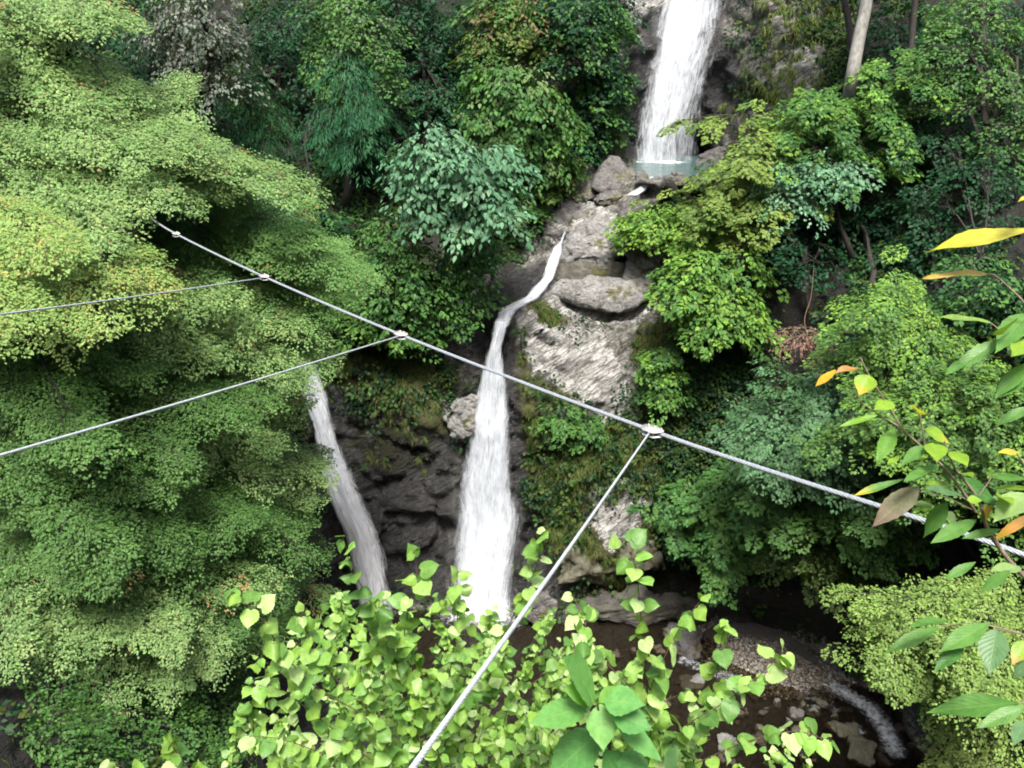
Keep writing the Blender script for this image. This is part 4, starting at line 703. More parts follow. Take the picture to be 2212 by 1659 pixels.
for k, (cl, b) in enumerate([([(230, 60, 37, 90, 70), (280, 160, 36, 80, 60)], (260, 330)), ([(620, 30, 41, 80, 70), (590, 120, 40, 70, 60)], (600, 300)), ([(680, 250, 38, 60, 70), (660, 340, 37, 60, 60)], (670, 430)),
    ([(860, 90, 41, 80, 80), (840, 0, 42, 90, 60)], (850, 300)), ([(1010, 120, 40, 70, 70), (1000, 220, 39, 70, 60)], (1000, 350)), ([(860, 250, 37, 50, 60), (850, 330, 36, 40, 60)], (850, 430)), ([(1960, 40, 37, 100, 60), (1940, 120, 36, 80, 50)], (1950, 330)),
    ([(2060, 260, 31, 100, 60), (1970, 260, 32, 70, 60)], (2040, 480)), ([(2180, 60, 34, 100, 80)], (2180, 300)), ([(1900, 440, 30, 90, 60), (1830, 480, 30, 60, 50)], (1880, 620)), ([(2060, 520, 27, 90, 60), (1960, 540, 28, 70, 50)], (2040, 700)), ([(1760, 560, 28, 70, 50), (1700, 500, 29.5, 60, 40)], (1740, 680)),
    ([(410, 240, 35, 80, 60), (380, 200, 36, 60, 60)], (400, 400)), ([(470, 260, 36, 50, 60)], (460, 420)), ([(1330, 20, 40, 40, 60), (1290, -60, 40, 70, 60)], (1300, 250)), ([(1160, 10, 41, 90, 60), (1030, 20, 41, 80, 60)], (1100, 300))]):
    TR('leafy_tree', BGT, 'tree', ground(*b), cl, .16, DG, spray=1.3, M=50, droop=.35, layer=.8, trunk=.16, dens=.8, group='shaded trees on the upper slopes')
# tall pale trunk, crown above the frame
bt = ground(1822, 330); tt_ = thing('tall_tree', 'tall bare pale grey trunk at the upper right', 'tree', bt); G = Geo()
pth = smooth_path([bt - (0, 0, .3), at(1836, 195, 31.5), at(1856, 80, 32), at(1872, 0, 32.5), at(1905, -260, 33.5)], 24); G.add(*tube(pth, np.linspace(.25, .20, 24), 14)); G.build('trunk', M_GREYBARK, tt_)
rng = np.random.default_rng(3); C = at(rng.uniform(1700, 2060, 160), rng.uniform(-420, -180, 160), rng.uniform(32.5, 36, 160)); D = nrm(rng.normal(0, 1, (160, 3)) * (1, 1, .2)); NR = nrm(rng.normal(0, .2, (160, 3)) + (0, 0, 1)); D = nrm(D - NR * (D * NR).sum(1, keepdims=True))
A = sprays_to_leaves(rng, C, D, NR, np.full(160, 1.4), 50, .15, MG); leaves('crown', *A[:5], T4, M_LEAF, tt_)
def bare(label, pts, r0, r1, mat=M_BARK):
    P = smooth_path([at(*p) for p in pts], 20); b = ground(*pts[0][:2]); o = thing('bare_trunk', label, 'tree', P[0]); G = Geo(); G.add(*tube(P, np.linspace(r0, r1, 20), 8)); G.build('trunk', mat, o)
bare('dark leaning trunk left of the pale grey trunk', [(1850, 180, 35), (1835, 60, 36), (1810, -60, 37)], .16, .12)
bare('thin dark trunk right of the pale grey trunk', [(1960, 260, 33), (1970, 80, 35), (1985, -80, 36)], .14, .12)
bare('slim dark trunk near the upper right corner', [(2120, 240, 31), (2125, 60, 33), (2120, -80, 34)], .14, .1)
bare('pale crooked dead stem above the withered shrub', [(1745, 730, 24.6), (1738, 690, 24.9), (1752, 640, 25.3), (1758, 580, 25.8)], .018, .01, M_TWIG)

# ------------------------------------------------------------------ ground cover
rng = np.random.default_rng(12)
wfall = mask([[(1360, 0), (1600, 0), (1560, 345), (1340, 345)], [(1050, 680), (1110, 680), (1200, 530), (1215, 540), (1110, 700), (1130, 1100), (1130, 1340), (950, 1340), (1000, 1000)], [(610, 730), (690, 780), (760, 1000), (850, 1200), (850, 1330), (740, 1330), (680, 1000)], [(600, 1300), (1500, 1330), (1800, 1400), (2060, 1560), (2100, 1860), (700, 1860)], [(1180, 380), (1480, 335), (1430, 480), (1420, 660), (1200, 660), (1160, 480)]], 8)
infr = (gu > -150) & (gu < 2360) & (gv > -120) & (gv < 1700)
wt = infr * (1 - wfall) * (1 - A_PALE) * (1 - 0.85 * A_ROCK * (1 - A_MOSS)) * (1 - 0.7 * A_WET) * np.clip(0.35 + 1.7 * fbm(P1 * 0.5, 3, 61), 0.02, 1) * GY ** 1.2 * (1 - .93 * mask([[(1640, 540), (1850, 560), (1820, 780), (1660, 780)], [(1450, 1190), (1880, 1200), (1870, 1340), (1560, 1320), (1480, 1260)], [(240, 80), (420, 110), (430, 290), (300, 270)], [(860, -50), (1010, -50), (1000, 240), (860, 230)], [(590, -50), (700, -50), (690, 330), (600, 330)], [(420, 200), (500, 200), (520, 400), (440, 380)], [(2000, 400), (2212, 380), (2212, 520), (1980, 540)]], 40)) * (1 - .72 * A_MOSS)
pr = wt / wt.sum(); NU = 15000; idx = rng.choice(len(gu), NU, p=pr)
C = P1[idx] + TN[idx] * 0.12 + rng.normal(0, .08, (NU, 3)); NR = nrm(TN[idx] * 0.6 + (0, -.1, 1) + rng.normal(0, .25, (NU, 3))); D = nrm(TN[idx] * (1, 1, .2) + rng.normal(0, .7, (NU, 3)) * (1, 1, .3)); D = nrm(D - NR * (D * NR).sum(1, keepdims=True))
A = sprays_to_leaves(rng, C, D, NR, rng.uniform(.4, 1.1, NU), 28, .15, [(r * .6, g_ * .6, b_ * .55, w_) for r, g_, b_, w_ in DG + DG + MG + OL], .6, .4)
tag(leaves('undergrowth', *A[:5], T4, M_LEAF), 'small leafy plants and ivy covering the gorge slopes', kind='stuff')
NL += NU * 28
# fern fronds
def grass(name, label, wts, n, blades, length, pal, seed, width=.012):
    rng = np.random.default_rng(seed); idx = rng.choice(len(gu), n, p=wts / wts.sum()); c = np.repeat(P1[idx] + TN[idx] * .02, blades, 0) + rng.normal(0, .05, (n * blades, 3)); nb = len(c)
    out = np.repeat(TN[idx], blades, 0) * (.9, .9, .3) + rng.normal(0, .65, (nb, 3)) + (0, 0, .45); out = nrm(out); Lb = length * np.repeat(rng.uniform(.6, 1.3, n), blades) * rng.uniform(.6, 1.2, nb)
    sd = nrm(np.cross(out, (0, 0, 1.0)) + rng.normal(0, .2, (nb, 3))); V = []
    for t, wk in ((0, 1), (.35, .9), (.7, .6), (1, 0)):
        p = c + out * (Lb * (t - .35 * t * t))[:, None] - np.array([0, 0, 1.0]) * (Lb * .75 * t ** 2.2)[:, None]
        if wk: V += [p - sd * width * wk, p + sd * width * wk]
        else: V += [p]
    V = np.stack(V, 1); f = np.array([(0, 1, 3), (0, 3, 2), (2, 3, 5), (2, 5, 4), (4, 5, 6)]); Fc = (f[None] + 7 * np.arange(nb)[:, None, None]).reshape(-1, 3)
    pal = np.array(pal); col = pal[rng.integers(0, len(pal), nb), :3] * rng.uniform(.7, 1.25, (nb, 1))
    return tag(mesh_np(name, V.reshape(-1, 3), Fc, M_GRASS, attrs=dict(col=('FLOAT_COLOR', np.repeat(col, 7, 0)))), label, kind='stuff')
gm = A_MOSS * (1 - wfall) * (1 - A_PALE) * np.clip(.4 + 1.3 * fbm(P1 * .7, 3, 63), .0, 1) * infr * (1 - .8 * A_WET)
grass('hanging_grass', 'olive green grass tufts hanging on the mossy cliffs', gm ** 2, 3400, 20, .36, [(.045, .085, .014), (.06, .10, .018), (.10, .11, .03), (.035, .07, .012), (.15, .13, .05), (.05, .10, .02)], 5)
g2 = mask([[(1600, -100), (1850, -100), (1820, 240), (1650, 290), (1570, 230), (1640, 60)]], 30) * np.clip(.5 + fbm(P1 * .7, 3, 64), 0, 1)
grass('cliff_grass', 'pale green grass growing on the cliff right of the upper waterfall', g2, 520, 18, .38, [(.11, .17, .03), (.14, .19, .04), (.08, .13, .025), (.16, .17, .06)], 6, .016)
# leaf litter and ferns on the left inner slope
gf = mask([[(600, 480), (800, 560), (720, 720), (640, 640)], [(700, 600), (1000, 620), (960, 700), (760, 720)], [(540, 420), (700, 420), (700, 560)]], 40)
grass('fern_tufts', 'fern tufts on the shaded slope left of the falls', gf, 260, 16, .8, [(.045, .085, .02), (.06, .10, .025), (.035, .07, .02)], 7, .02)

# ------------------------------------------------------------------ cables
def rope(P, rad, strands, pitch, seg, mat, name, parent=None):
    P = np.asarray(P, float); d = np.concatenate([[0], np.cumsum(np.linalg.norm(np.diff(P, axis=0), axis=1))]); t = np.arange(0, d[-1], seg); Q = np.stack([np.interp(t, d, P[:, k]) for k in range(3)], 1)
    T = nrm(np.gradient(Q, axis=0)); A_ = nrm(np.cross(T, (0, 0, 1.0))); B_ = np.cross(T, A_); G = Geo(); rs_ = rad * 0.36
    for k in range(strands):
        a = 2 * pi * (k / strands + t / pitch); G.add(*tube(Q + (rad - rs_) * (np.cos(a)[:, None] * A_ + np.sin(a)[:, None] * B_), rs_, 6))
    G.add(*tube(Q[::4], rad * .5, 6)); return G.build(name, mat, parent)
def dpt(u, v, d):   # by depth along the view axis
    y = (829.5 - v) / F; return at(u, v, d * (CP + y * SP))
CL = [(1418, 934, 7.4), (875, 727, 10.3), (567, 596, 13.2), (380, 505, 16.1)]
mp_ = [dpt(2330, 1243, 5.05), dpt(2050, 1142, 5.55)] + [dpt(*c) for c in CL] + [dpt(305, 459, 17.6), dpt(160, 375, 22), dpt(60, 310, 27)]
MAIN = smooth_path(mp_, 160)
cable = thing('steel_cable', 'thick twisted steel cable crossing the gorge with four white clamps', 'cable', mp_[2])
ext = np.concatenate([[MAIN[0] + (MAIN[0] - MAIN[2]) * 10], MAIN])
rope(ext, .0195, 6, .27, .02, M_GALV, 'wire_rope', cable)
def prism(poly, z0, z1):
    n = len(poly); V = [(x, y, z0) for x, y in poly] + [(x, y, z1) for x, y in poly]; Fc = []
    for i in range(1, n - 1): Fc += [(0, i + 1, i), (n, n + i, n + i + 1)]
    for i in range(n): j = (i + 1) % n; Fc += [(i, j, n + j), (i, n + j, n + i)]
    return np.array(V, float), np.array(Fc)
OUT = [(-.118, .0), (-.108, .032), (-.06, .05), (.06, .05), (.11, .028), (.122, .0), (.06, -.072), (-.06, -.078), (-.105, -.045)]
def xf(V, o, ax, ay, az): return o + V[:, :1] * ax + V[:, 1:2] * ay + V[:, 2:3] * az
HANG = []
for (u, v, d), hv in zip(CL, [(885, 1659, 2.0), (0, 979, 4.6), (0, 676, 7.0), None]):
    o = dpt(u, v, d); k = np.argmin(np.linalg.norm(MAIN - o, axis=1)); o = MAIN[k]; ax = nrm(MAIN[k - 1] - MAIN[k + 1]); toward = np.array([-.55, -.8, 0.0]); az = nrm(np.array([0, -0.12, 1.0]) - ax * (np.array([0, -0.12, 1.0]) @ ax)); ay = np.cross(az, ax)
    G = Geo()
    for z0, z1 in ((.021, .029), (-.029, -.021)): Vp, Fp = prism(OUT, z0, z1); G.add(xf(Vp, o, ax, ay, az), Fp)
    cl = G.build('clamp', M_PLATE, cable, smooth=False)
    for bxp, byp in ((-.075, .033), (.0, .037), (.075, .033), (-.05, -.045), (.04, -.045)):
        G = Geo(); hexa = [(bxp + .0105 * cos(a), byp + .0105 * sin(a)) for a in np.arange(6) * pi / 3]; Vp, Fp = prism(hexa, -.036, .040); G.add(xf(Vp, o, ax, ay, az), Fp); b = G.build('bolt', M_BOLT, None, smooth=False); b.parent = cl
    if hv: 
        e = dpt(*hv); s0 = o - ay * .055; HANG.append((s0, s0 + (e - s0) * 1.35))
for (a, b), lab in zip(HANG, ['thin steel wire running down to the bottom edge from the nearest clamp', 'thin steel wire running left from the second clamp', 'thin steel wire running left from the third and farther clamp']):
    hw = thing('hanger_wire', lab, 'wire rope', a, 'thin wires clamped to the thick cable'); P = smooth_path([a, (a + b) / 2 - (0, 0, .02), b], 40)
    rope(P, .0072 if b[2] < 20.5 else .0095, 6, .11, .012, M_HANG, 'wire_rope', hw); G = Geo(); dd = nrm(b - a); G.add(*tube(np.array([a - dd * .01, a + dd * .06]), [.015, .015], 8)); G.build('end_socket', M_PLATE, hw)

# ------------------------------------------------------------------ near plants
HEART = [(-.10, .20), (-.04, .38), (.06, .47), (.20, .52), (.35, .52), (.50, .455), (.65, .345), (.79, .20), (.90, .075), (1, .004)]
LANCE = [(0, .015), (.07, .12), (.18, .27), (.33, .40), (.48, .44), (.62, .40), (.75, .29), (.87, .15), (.95, .055), (1, .003)]
OVAL = [(0, .02), (.06, .15), (.16, .32), (.30, .45), (.44, .48), (.58, .42), (.71, .30), (.84, .14), (.93, .045), (1, .003)]
NX, NR_ = 7, 19
def leaf_shape(prof, length, width, bend=.25, cup=.18, curl=0.0, wave=.03, rng=None, fold=None):
    """template leaf in its own axes: x across, y along, z up"""
    rng = rng or np.random.default_rng(0); pr = np.array(prof); ts = np.interp(np.linspace(0, 1, NR_), np.linspace(0, 1, len(pr)), pr[:, 0]); ws = np.interp(ts, pr[:, 0], pr[:, 1]); sx = np.linspace(-1, 1, NX)
    ws = ws * (1 + .05 * np.where(np.arange(NR_) % 2, 1, -1) * (ws > .05)); ph = rng.uniform(0, 6, 2)
    X = ws[:, None] * sx[None] * width; T = np.repeat(ts[:, None], NX, 1); Yl = T * length
    if prof is HEART: Yl = Yl + np.where(T < .1, (np.abs(sx)[None] - .75) * -.12 * length * (T < .05), 0) 
    Z = -bend * length * T ** 2 + cup * width * (ws[:, None] * np.abs(sx)[None]) ** 1.0 * 1.2 - curl * width * (ws[:, None] * sx[None]) ** 2 * 4 + wave * length * np.sin(T * 9 + ph[0] + sx[None] * 1.5) * np.abs(sx)[None]
    V = np.stack([X, Yl, Z], -1).reshape(-1, 3); uv = np.stack([np.repeat((sx[None] * np.ones((NR_, 1))), 1, 0).ravel(), T.ravel(), np.zeros(T.size)], 1)
    i = (np.arange(NR_ - 1)[:, None] * NX + np.arange(NX - 1)[None]).ravel(); q = np.stack([i, i + 1, i + NX + 1, i + NX], -1)
    return V, q, uv
def place(V, p, d, n):
    d = nrm(d); s = nrm(np.cross(d, n)); nn = np.cross(s, d); return p + V[:, :1] * s + V[:, 1:2] * d + V[:, 2:3] * nn
# heart leaved shrub in front
rng = np.random.default_rng(77)
hb = np.array([0.1, 3.7, 15.3]); shrub = thing('heart_leaved_shrub', 'bright green shrub with rounded heart shaped leaves at the bottom centre', 'shrub', hb)
LV, LQ, LU, LC = [], [], [], []; nl = [0]; SG = Geo()
HP = np.array([(.29, .47, .12), (.21, .40, .08), (.40, .56, .23), (.14, .29, .06), (.23, .40, .07), (.10, .23, .05), (.25, .44, .09)])
def add_leaf(p, d, n, ln, wd, col, prof=HEART, **k):
    V, q, uv = leaf_shape(prof, ln, wd, rng=rng, **k); LV.append(place(V, p, d, n)); LQ.append(q + nl[0]); LU.append(uv); LC.append(np.repeat(col[None] * rng.uniform(.85, 1.12), len(V), 0)); nl[0] += len(V)
def shoot(pts, r=.0042, every=.055, ln=.085, start=.0, both=True, dense=1.0):
    P = smooth_path(pts, 30); SG.add(*tube(P, np.linspace(r * .35, r, 30), 5)); seg = np.concatenate([[0], np.cumsum(np.linalg.norm(np.diff(P, axis=0), axis=1))]); s = 0.0; k = 0
    while s < seg[-1] * .92:
        p = np.array([np.interp(s, seg, P[:, c]) for c in range(3)]); i = min(np.searchsorted(seg, s), 28); tg = nrm(P[i] - P[i + 1]); sd = nrm(np.cross(tg, (0, 0, 1.0)) + rng.normal(0, .25, 3)) * (1 if k % 2 else -1)
        for sgn in ((1, -1) if (both and rng.random() < .55) else (1,)):
            d = nrm(tg * rng.uniform(.1, .7) + sd * sgn * 1.0 + np.array([0, -.25, -.15]) + rng.normal(0, .25, 3)); L_ = ln * rng.uniform(.65, 1.15) * (0.75 if s < .02 else 1); pe = p + d * L_ * .3 + (0, 0, .01)
            SG.add(*tube(np.array([p, (p + pe) / 2 + (0, 0, .006), pe]), .0016, 4))
            nn = nrm(np.array([0, -.35, .9]) + rng.normal(0, .42, 3)); add_leaf(pe, nrm(d + (0, -.1, -.25)), nn, L_, L_ * rng.uniform(.85, 1.0), HP[rng.integers(0, 7)], bend=rng.uniform(.05, .3), cup=rng.uniform(-.06, .07), curl=rng.choice([0, 0, 0, .12, .5]))
        s += every * rng.uniform(.7, 1.3); k += 1
STEMS = [[(742, 1165, 3.30), (760, 1225, 3.30), (805, 1310, 3.35), (845, 1394, 3.55), (880, 1530, 3.65), (895, 1700, 3.75)],
         [(505, 1285, 2.90), (560, 1330, 2.95), (620, 1420, 3.05), (690, 1490, 3.20), (800, 1560, 3.30), (890, 1690, 3.55)],
         [(1158, 1150, 3.65), (1165, 1200, 3.65), (1130, 1290, 3.70), (1060, 1420, 3.75), (980, 1560, 3.80), (930, 1700, 3.85)],
         [(1340, 1165, 3.20), (1372, 1225, 3.20), (1385, 1340, 3.25), (1396, 1470, 3.30), (1406, 1604, 3.55), (1400, 1740, 3.65)],
         [(1520, 1290, 3.30), (1480, 1340, 3.30), (1440, 1410, 3.30), (1405, 1490, 3.30), (1395, 1560, 3.35)],
         [(1690, 1410, 3.20), (1640, 1460, 3.20), (1560, 1520, 3.25), (1480, 1570, 3.30), (1410, 1650, 3.55)],
         [(1570, 1340, 3.55), (1555, 1400, 3.55), (1545, 1470, 3.55), (1520, 1540, 3.55), (1450, 1620, 3.60)],
         [(895, 1195, 3.65), (900, 1250, 3.65), (880, 1330, 3.65), (870, 1420, 3.65), (880, 1540, 3.70)],
         [(650, 1330, 3.55), (675, 1390, 3.55), (720, 1460, 3.55), (800, 1540, 3.60)],
         [(985, 1240, 3.85), (990, 1300, 3.85), (980, 1400, 3.85), (960, 1520, 3.85)],
         [(1240, 1290, 3.85), (1260, 1340, 3.75), (1300, 1420, 3.65), (1380, 1500, 3.55)],
         [(1790, 1600, 3.20), (1720, 1580, 3.20), (1620, 1600, 3.25), (1500, 1650, 3.35)],
         [(560, 1480, 3.10), (620, 1500, 3.15), (700, 1560, 3.25), (800, 1640, 3.30)],
         [(545, 1590, 3.00), (620, 1600, 3.10), (720, 1640, 3.20), (820, 1700, 3.30)],
         [(370, 1610, 2.70), (400, 1650, 2.75), (460, 1720, 2.80), (560, 1800, 2.90)], [(245, 1645, 2.70), (300, 1680, 2.75), (380, 1740, 2.80), (560, 1800, 2.90)]]
for st in STEMS: shoot([at(*p) for p in st], ln=.10, every=.066)
NX, NR_ = 5, 13
FILL = [(510, 1420), (700, 1290), (800, 1270), (950, 1285), (1050, 1265), (1200, 1310), (1330, 1400), (1480, 1470), (1640, 1520), (1740, 1600), (1760, 1659), (510, 1659)]
cnt = 0
while cnt < 215:
    u, v = rng.uniform(500, 1760), rng.uniform(1255, 1690); sdv = poly_sd(FILL, np.array([u]), np.array([v]))[0]
    if sdv < 0 and v < 1655: continue
    if u > 1430 and rng.random() < .5: continue
    Y = rng.uniform(3.5, 6.4); a = at(u, v, Y); b = at(u + rng.normal(0, 60) + (960 - u) * .12, v + rng.uniform(90, 200), Y + .1); m_ = (a + b) / 2 + rng.normal(0, .03, 3)
    shoot([a, m_, b], r=.004, every=.07, ln=.08); cnt += 1
for a in ((.1, 3.6), (.35, 3.5), (-.3, 3.5), (0.2, 3.8)):
    SG.add(*tube(smooth_path([np.array([a[0], a[1], 18.5 + (a[1] - 3.6) * -1.2]), np.array([a[0] * .8, a[1], 17.4]), hb], 12), np.linspace(.008, .016, 12), 6))
NX, NR_ = 7, 19
SG.build('stems', M_TWIG, shrub)
mesh_np('foliage', np.concatenate(LV), np.concatenate(LQ), M_BROAD, shrub, attrs=dict(col=('FLOAT_COLOR', np.concatenate(LC)), luv=('FLOAT_VECTOR', np.concatenate(LU))), smooth=True)

def hand_leaf(parent, b, t, wpx, Y, col, prof, seed, dY=None, label=None, tip=None, mat=None, **k):
    r = np.random.default_rng(seed); Yb = Y + r.uniform(-.04, .04); Yt = Yb - (r.uniform(.0, .10) if dY is None else dY); B, T_ = at(b[0], b[1], Yb), at(t[0], t[1], Yt); ln = np.linalg.norm(T_ - B); d = (T_ - B) / ln
    view = nrm(CAM - (B + T_) / 2); n = nrm(view * .4 + np.array([0, 0, .85]) + r.normal(0, .12, 3)); n = nrm(n - d * (n @ d)); wd = wpx * mpp((b[1] + t[1]) / 2, Y) / max(.5, abs(n @ view)); kk = dict(bend=.06, cup=r.uniform(.02, .16), wave=.012); kk.update(k)
    V, q, uv = leaf_shape(prof, ln * 1.02, wd / .92, rng=r, **kk); P = place(V, B, d, n); c = np.repeat(np.array(col)[None], len(V), 0)
    if tip is not None: f = sstep(uv[:, 1], .45, .95)[:, None]; c = c * (1 - f) + np.array(tip) * f
    o = mesh_np('leaf', P, q, mat or M_BROAD, parent, attrs=dict(col=('FLOAT_COLOR', c), luv=('FLOAT_VECTOR', uv)), smooth=True)
    if label: o['label'] = label
    return o
GRN, LIM, DRK, YEL, ORG, PAL, PUR, BGR = (.10, .24, .05), (.21, .36, .03), (.055, .17, .035), (.46, .42, .05), (.46, .24, .07), (.24, .37, .13), (.19, .18, .12), (.11, .22, .10)
# broad lance leaved plant
def c2(x, y): return (1071.5 + .2578 * x, 1279 + .2578 * y)
lpb = np.array([.38, 1.9, 18.4]); lp_ = thing('lance_leaved_plant', 'plant with a whorl of large pointed matte green leaves at the bottom centre', 'plant', lpb); G = Geo()
cpt = at(*c2(850, 940), 1.78); G.add(*tube(smooth_path([cpt, at(*c2(915, 1300), 1.82), at(*c2(950, 1560), 1.86), lpb], 16), np.linspace(.003, .007, 16), 6)); G.build('stem', M_TWIG, lp_)
for k, (b, t, wp, c) in enumerate([((830, 910), (600, 545), 215, (0.147, 0.354, 0.091)), ((815, 915), (575, 795), 120, (0.174, 0.377, 0.082)), ((860, 925), (1010, 790), 110, (0.184, 0.389, 0.082)), ((905, 905), (1245, 935), 215, (0.129, 0.330, 0.091)), ((770, 955), (295, 1085), 235, (0.120, 0.306, 0.074)), ((878, 935), (900, 1335), 250, (0.174, 0.389, 0.107)),
                                    ((965, 1000), (1315, 1150), 225, (0.101, 0.283, 0.082)), ((990, 1060), (1395, 1405), 170, (0.137, 0.342, 0.098)), ((870, 1170), (420, 1560), 330, (0.082, 0.248, 0.058)), ((990, 1400), (1300, 1490), 230, (0.082, 0.248, 0.066)), ((1430, 1520), (1505, 1300), 90, (0.157, 0.330, 0.131)), ((900, 1330), (1120, 1700), 260, (0.074, 0.224, 0.058))]):
    hand_leaf(lp_, c2(*b), c2(*t), wp * .2578, 1.78 + (.06 if k >= 8 else 0), c, OVAL if k in (5, 8, 3, 6) else LANCE, 300 + k, dY=(.05, .03, .0, .05, .06, .10, .04, .06, .08, .03, 0, .05)[k], bend=.05, mat=M_SOFT)
# branch reaching in from the right, with turning leaves
def c5(x, y): return (1693 + .2343 * x, 778 + .2343 * y)
def c4(x, y): return (1555 + .2969 * x, 389 + .2969 * y)
def c6(x, y): return (1814 + .2708 * x, 1210 + .2708 * y)
brb = np.array([1.75, 1.5, 19.35]); br = thing('leaning_branch', 'slender twigged sapling with yellow and orange turning leaves at the right edge', 'sapling', brb); G = Geo(); YB = 1.62
def stem(f, pts, r0, r1, Y=YB):
    P = smooth_path([at(*f(*p), Y) for p in pts], 24); G.add(*tube(P, np.linspace(r0, r1, 24) * (1 + .12 * (np.arange(24) % 6 == 0)), 6))
stem(c5, [(705, -30), (780, 130), (1000, 480), (1090, 630), (1240, 770), (1440, 950), (1560, 1090), (1690, 1270), (1770, 1400)], .0016, .0034)
stem(c5, [(570, 285), (860, 490), (1090, 630)], .0010, .0022); stem(c5, [(1250, 480), (1280, 650), (1300, 790)], .0014, .0022); stem(c5, [(1480, 750), (1550, 940), (1620, 1050), (1780, 1260), (1830, 1390), (1860, 1500), (1920, 1620), (2080, 1850), (2420, 2200)], .0016, .0062)
stem(c5, [(1090, 1095), (1300, 1170), (1640, 1260), (1780, 1400), (1850, 1480)], .0010, .0020); stem(c5, [(1920, 1070), (1870, 1150), (1790, 1262)], .0016, .002); stem(c5, [(1190, 1200), (1480, 1260), (1740, 1380)], .0008, .0014); stem(c5, [(2150, 860), (2212, 960), (2300, 1200), (2330, 1700)], .0012, .002)
stem(c4, [(1950, 678), (2010, 700), (2100, 780), (2220, 900), (2450, 1200)], .0012, .0026); stem(c4, [(1960, 1030), (2060, 1110), (2220, 1230), (2450, 1500)], .0012, .0022); stem(c4, [(2250, 365), (2400, 500)], .001, .002)
stem(c6, [(780, 530), (1000, 505), (1190, 520), (1480, 600), (1700, 700)], .0010, .0024); stem(c6, [(1250, 545), (1300, 560), (1480, 600)], .001, .0015); stem(c6, [(1420, 1140), (1600, 1100), (1750, 900)], .001, .002); stem(c6, [(1480, 1290), (1600, 1100)], .001, .002)
joint = [at(*c5(2420, 2200), YB), at(2420, 1420, YB), np.array([1.6, 1.55, 20.4]), brb]; G.add(*tube(smooth_path(joint, 16), np.linspace(.006, .011, 16), 6))
G.add(*tube(smooth_path([at(*c4(2450, 1200), YB), np.array([1.75, 1.6, 21.6]), np.array([1.7, 1.55, 20.3]), brb], 16), np.linspace(.003, .008, 16), 6)); G.add(*tube(smooth_path([at(*c6(1750, 900), YB), np.array([1.7, 1.55, 20.9]), brb], 12), np.linspace(.003, .008, 12), 6))
G.build('stem', M_PALETWIG, br)
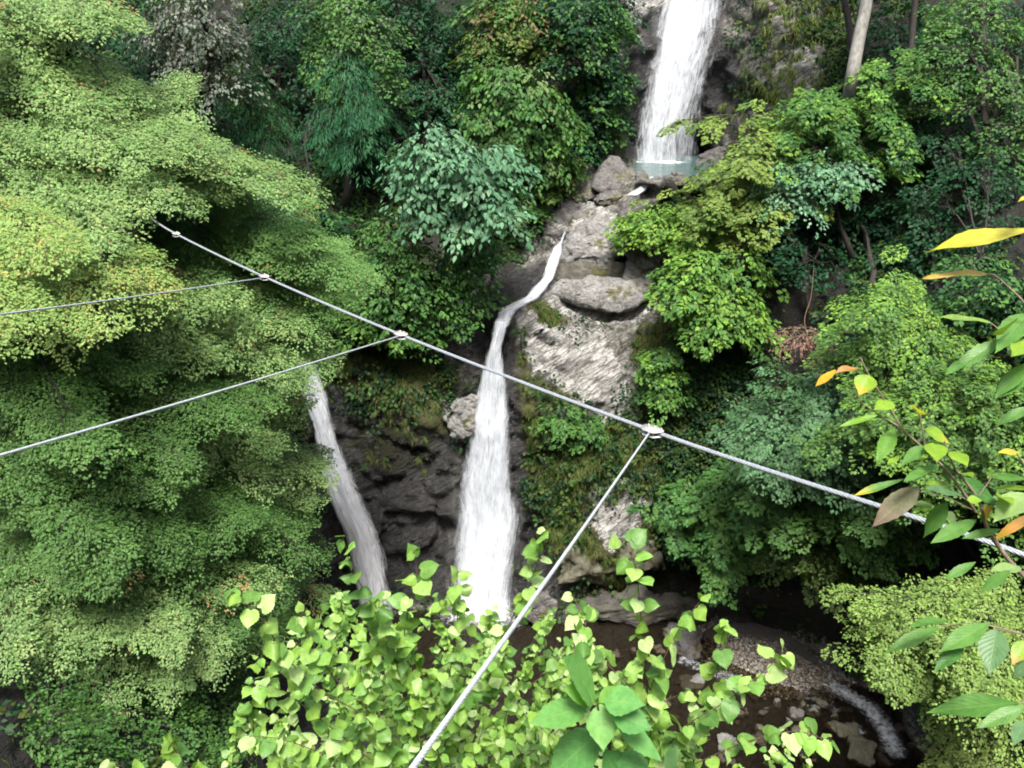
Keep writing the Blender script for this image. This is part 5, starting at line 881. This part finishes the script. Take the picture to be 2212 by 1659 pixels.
LST = [(c5, (690, 70), (470, 95), 70, ORG, 'pinkish orange folded leaf', (.6, .3, .16)), (c5, (480, 90), (285, 235), 55, (.6, .32, .02), None, None), (c5, (790, 140), (690, 330), 190, LIM, 'round lime leaf with an orange edge', (.45, .32, .02)), (c5, (1010, 395), (825, 450), 100, LIM, None, None), (c5, (865, 505), (488, 608), 72, (.15, .32, .02), None, None),
 (c5, (1020, 640), (848, 955), 145, (.10, .25, .025), None, None), (c5, (1250, 495), (1215, 410), 85, YEL, 'curled small yellow leaf', None), (c5, (1310, 785), (1058, 980), 120, GRN, None, None), (c5, (1300, 640), (1560, 770), 120, LIM, None, YEL), (c5, (1380, 765), (1425, 925), 115, LIM, None, None), (c5, (1065, 895), (953, 952), 42, LIM, None, None), (c5, (1335, 870), (1185, 915), 52, LIM, None, None),
 (c5, (1435, 965), (1093, 1092), 82, GRN, None, None), (c5, (1100, 1100), (600, 1250), 78, GRN, 'narrow green leaf with a yellow tip', (.5, .42, .02)), (c5, (1550, 840), (1705, 975), 95, LIM, None, None), (c5, (1480, 955), (1545, 1155), 95, BGR, None, None), (c5, (1645, 1250), (1285, 1150), 95, BGR, None, None), (c5, (1560, 1165), (1285, 1115), 62, LIM, None, None), (c5, (1250, 1170), (812, 1525), 200, PUR, 'dull purplish leaf with green veins', (.15, .10, .08)),
 (c5, (1510, 1315), (1268, 1655), 178, GRN, None, None), (c5, (1375, 1345), (1190, 1310), 62, PAL, None, None), (c5, (1625, 1085), (2005, 1345), 155, DRK, None, None), (c5, (1900, 1070), (2260, 1090), 72, GRN, None, None), (c5, (1960, 1180), (2260, 1165), 62, LIM, None, None), (c5, (2260, 1230), (1915, 1485), 210, PAL, None, None), (c5, (2340, 1400), (1885, 1680), 115, ORG, 'long orange leaf', (.62, .36, .02)),
 (c5, (1860, 1490), (1850, 1345), 170, (.52, .36, .07), 'puckered yellow leaf at the stem joint', None), (c5, (1775, 1475), (1340, 1680), 145, GRN, None, None), (c5, (2185, 852), (1970, 840), 55, YEL, None, None), (c5, (2280, 10), (1928, 355), 160, GRN, None, None), (c5, (2280, 425), (1945, 602), 115, GRN, None, None), (c5, (1700, -10), (1495, 112), 62, GRN, None, None), (c5, (1690, 1290), (1840, 1290), 92, LIM, None, None), (c5, (1640, 1040), (1750, 1062), 72, LIM, None, None), (c5, (1980, 1230), (2130, 1330), 80, LIM, None, None), (c5, (1480, 1400), (1600, 1500), 110, PAL, None, None), (c5, (2000, 1560), (1620, 1640), 90, GRN, None, None),
 (c4, (2300, 360), (1485, 478), 120, YEL, 'long yellow leaf with brown spots', (.45, .42, .03)), (c4, (1960, 682), (1475, 672), 68, (.48, .34, .08), 'curled tan yellow leaf', None), (c4, (1965, 1035), (1595, 968), 62, (.2, .33, .07), None, None), (c4, (2060, 1120), (2140, 1005), 130, LIM, None, None), (c4, (2060, 1150), (1645, 1410), 118, GRN, None, None), (c4, (2240, 970), (1995, 1250), 140, GRN, None, None), (c4, (2290, 1340), (1985, 1590), 140, GRN, None, None), (c4, (2300, 1180), (2120, 1260), 110, LIM, None, None), (c4, (2300, 120), (2170, 135), 40, YEL, None, None),
 (c6, (800, 530), (330, 740), 115, GRN, None, None), (c6, (865, 480), (545, 505), 75, GRN, None, None), (c6, (1195, 500), (785, 728), 155, GRN, None, None), (c6, (1005, 650), (738, 895), 118, DRK, None, None), (c6, (1250, 548), (1185, 928), 225, BGR, None, None), (c6, (1435, 1140), (672, 1190), 190, (.07, .19, .03), None, None), (c6, (1490, 1165), (1070, 1340), 135, GRN, None, None), (c6, (1490, 1280), (1375, 1480), 115, BGR, None, None), (c6, (1490, 640), (1365, 845), 140, LIM, None, ORG), (c6, (1365, 80), (1105, 258), 118, GRN, None, None), (c6, (1085, 15), (815, 158), 95, GRN, None, None), (c6, (1450, 60), (1200, 70), 80, PAL, None, None), (c6, (1500, 800), (1390, 960), 120, BGR, None, None)]
for k, (f, b, t, wp, c, lab, tip) in enumerate(LST):
    sc = {c5: .2343, c4: .2969, c6: .2708}[f]; dk = .12 if f is c6 else 0
    t = (b[0] + (t[0] - b[0]) * .94, b[1] + (t[1] - b[1]) * .94)
    hand_leaf(br, f(*b), f(*t), wp * sc * .8, YB - dk * .5, c, OVAL if wp > .4 * math.hypot(b[0] - t[0], b[1] - t[1]) else LANCE, 500 + k, label=lab, tip=tip, cup=.25 if lab and 'curl' not in (lab or '') else .15)
print('LEAVES', NL)
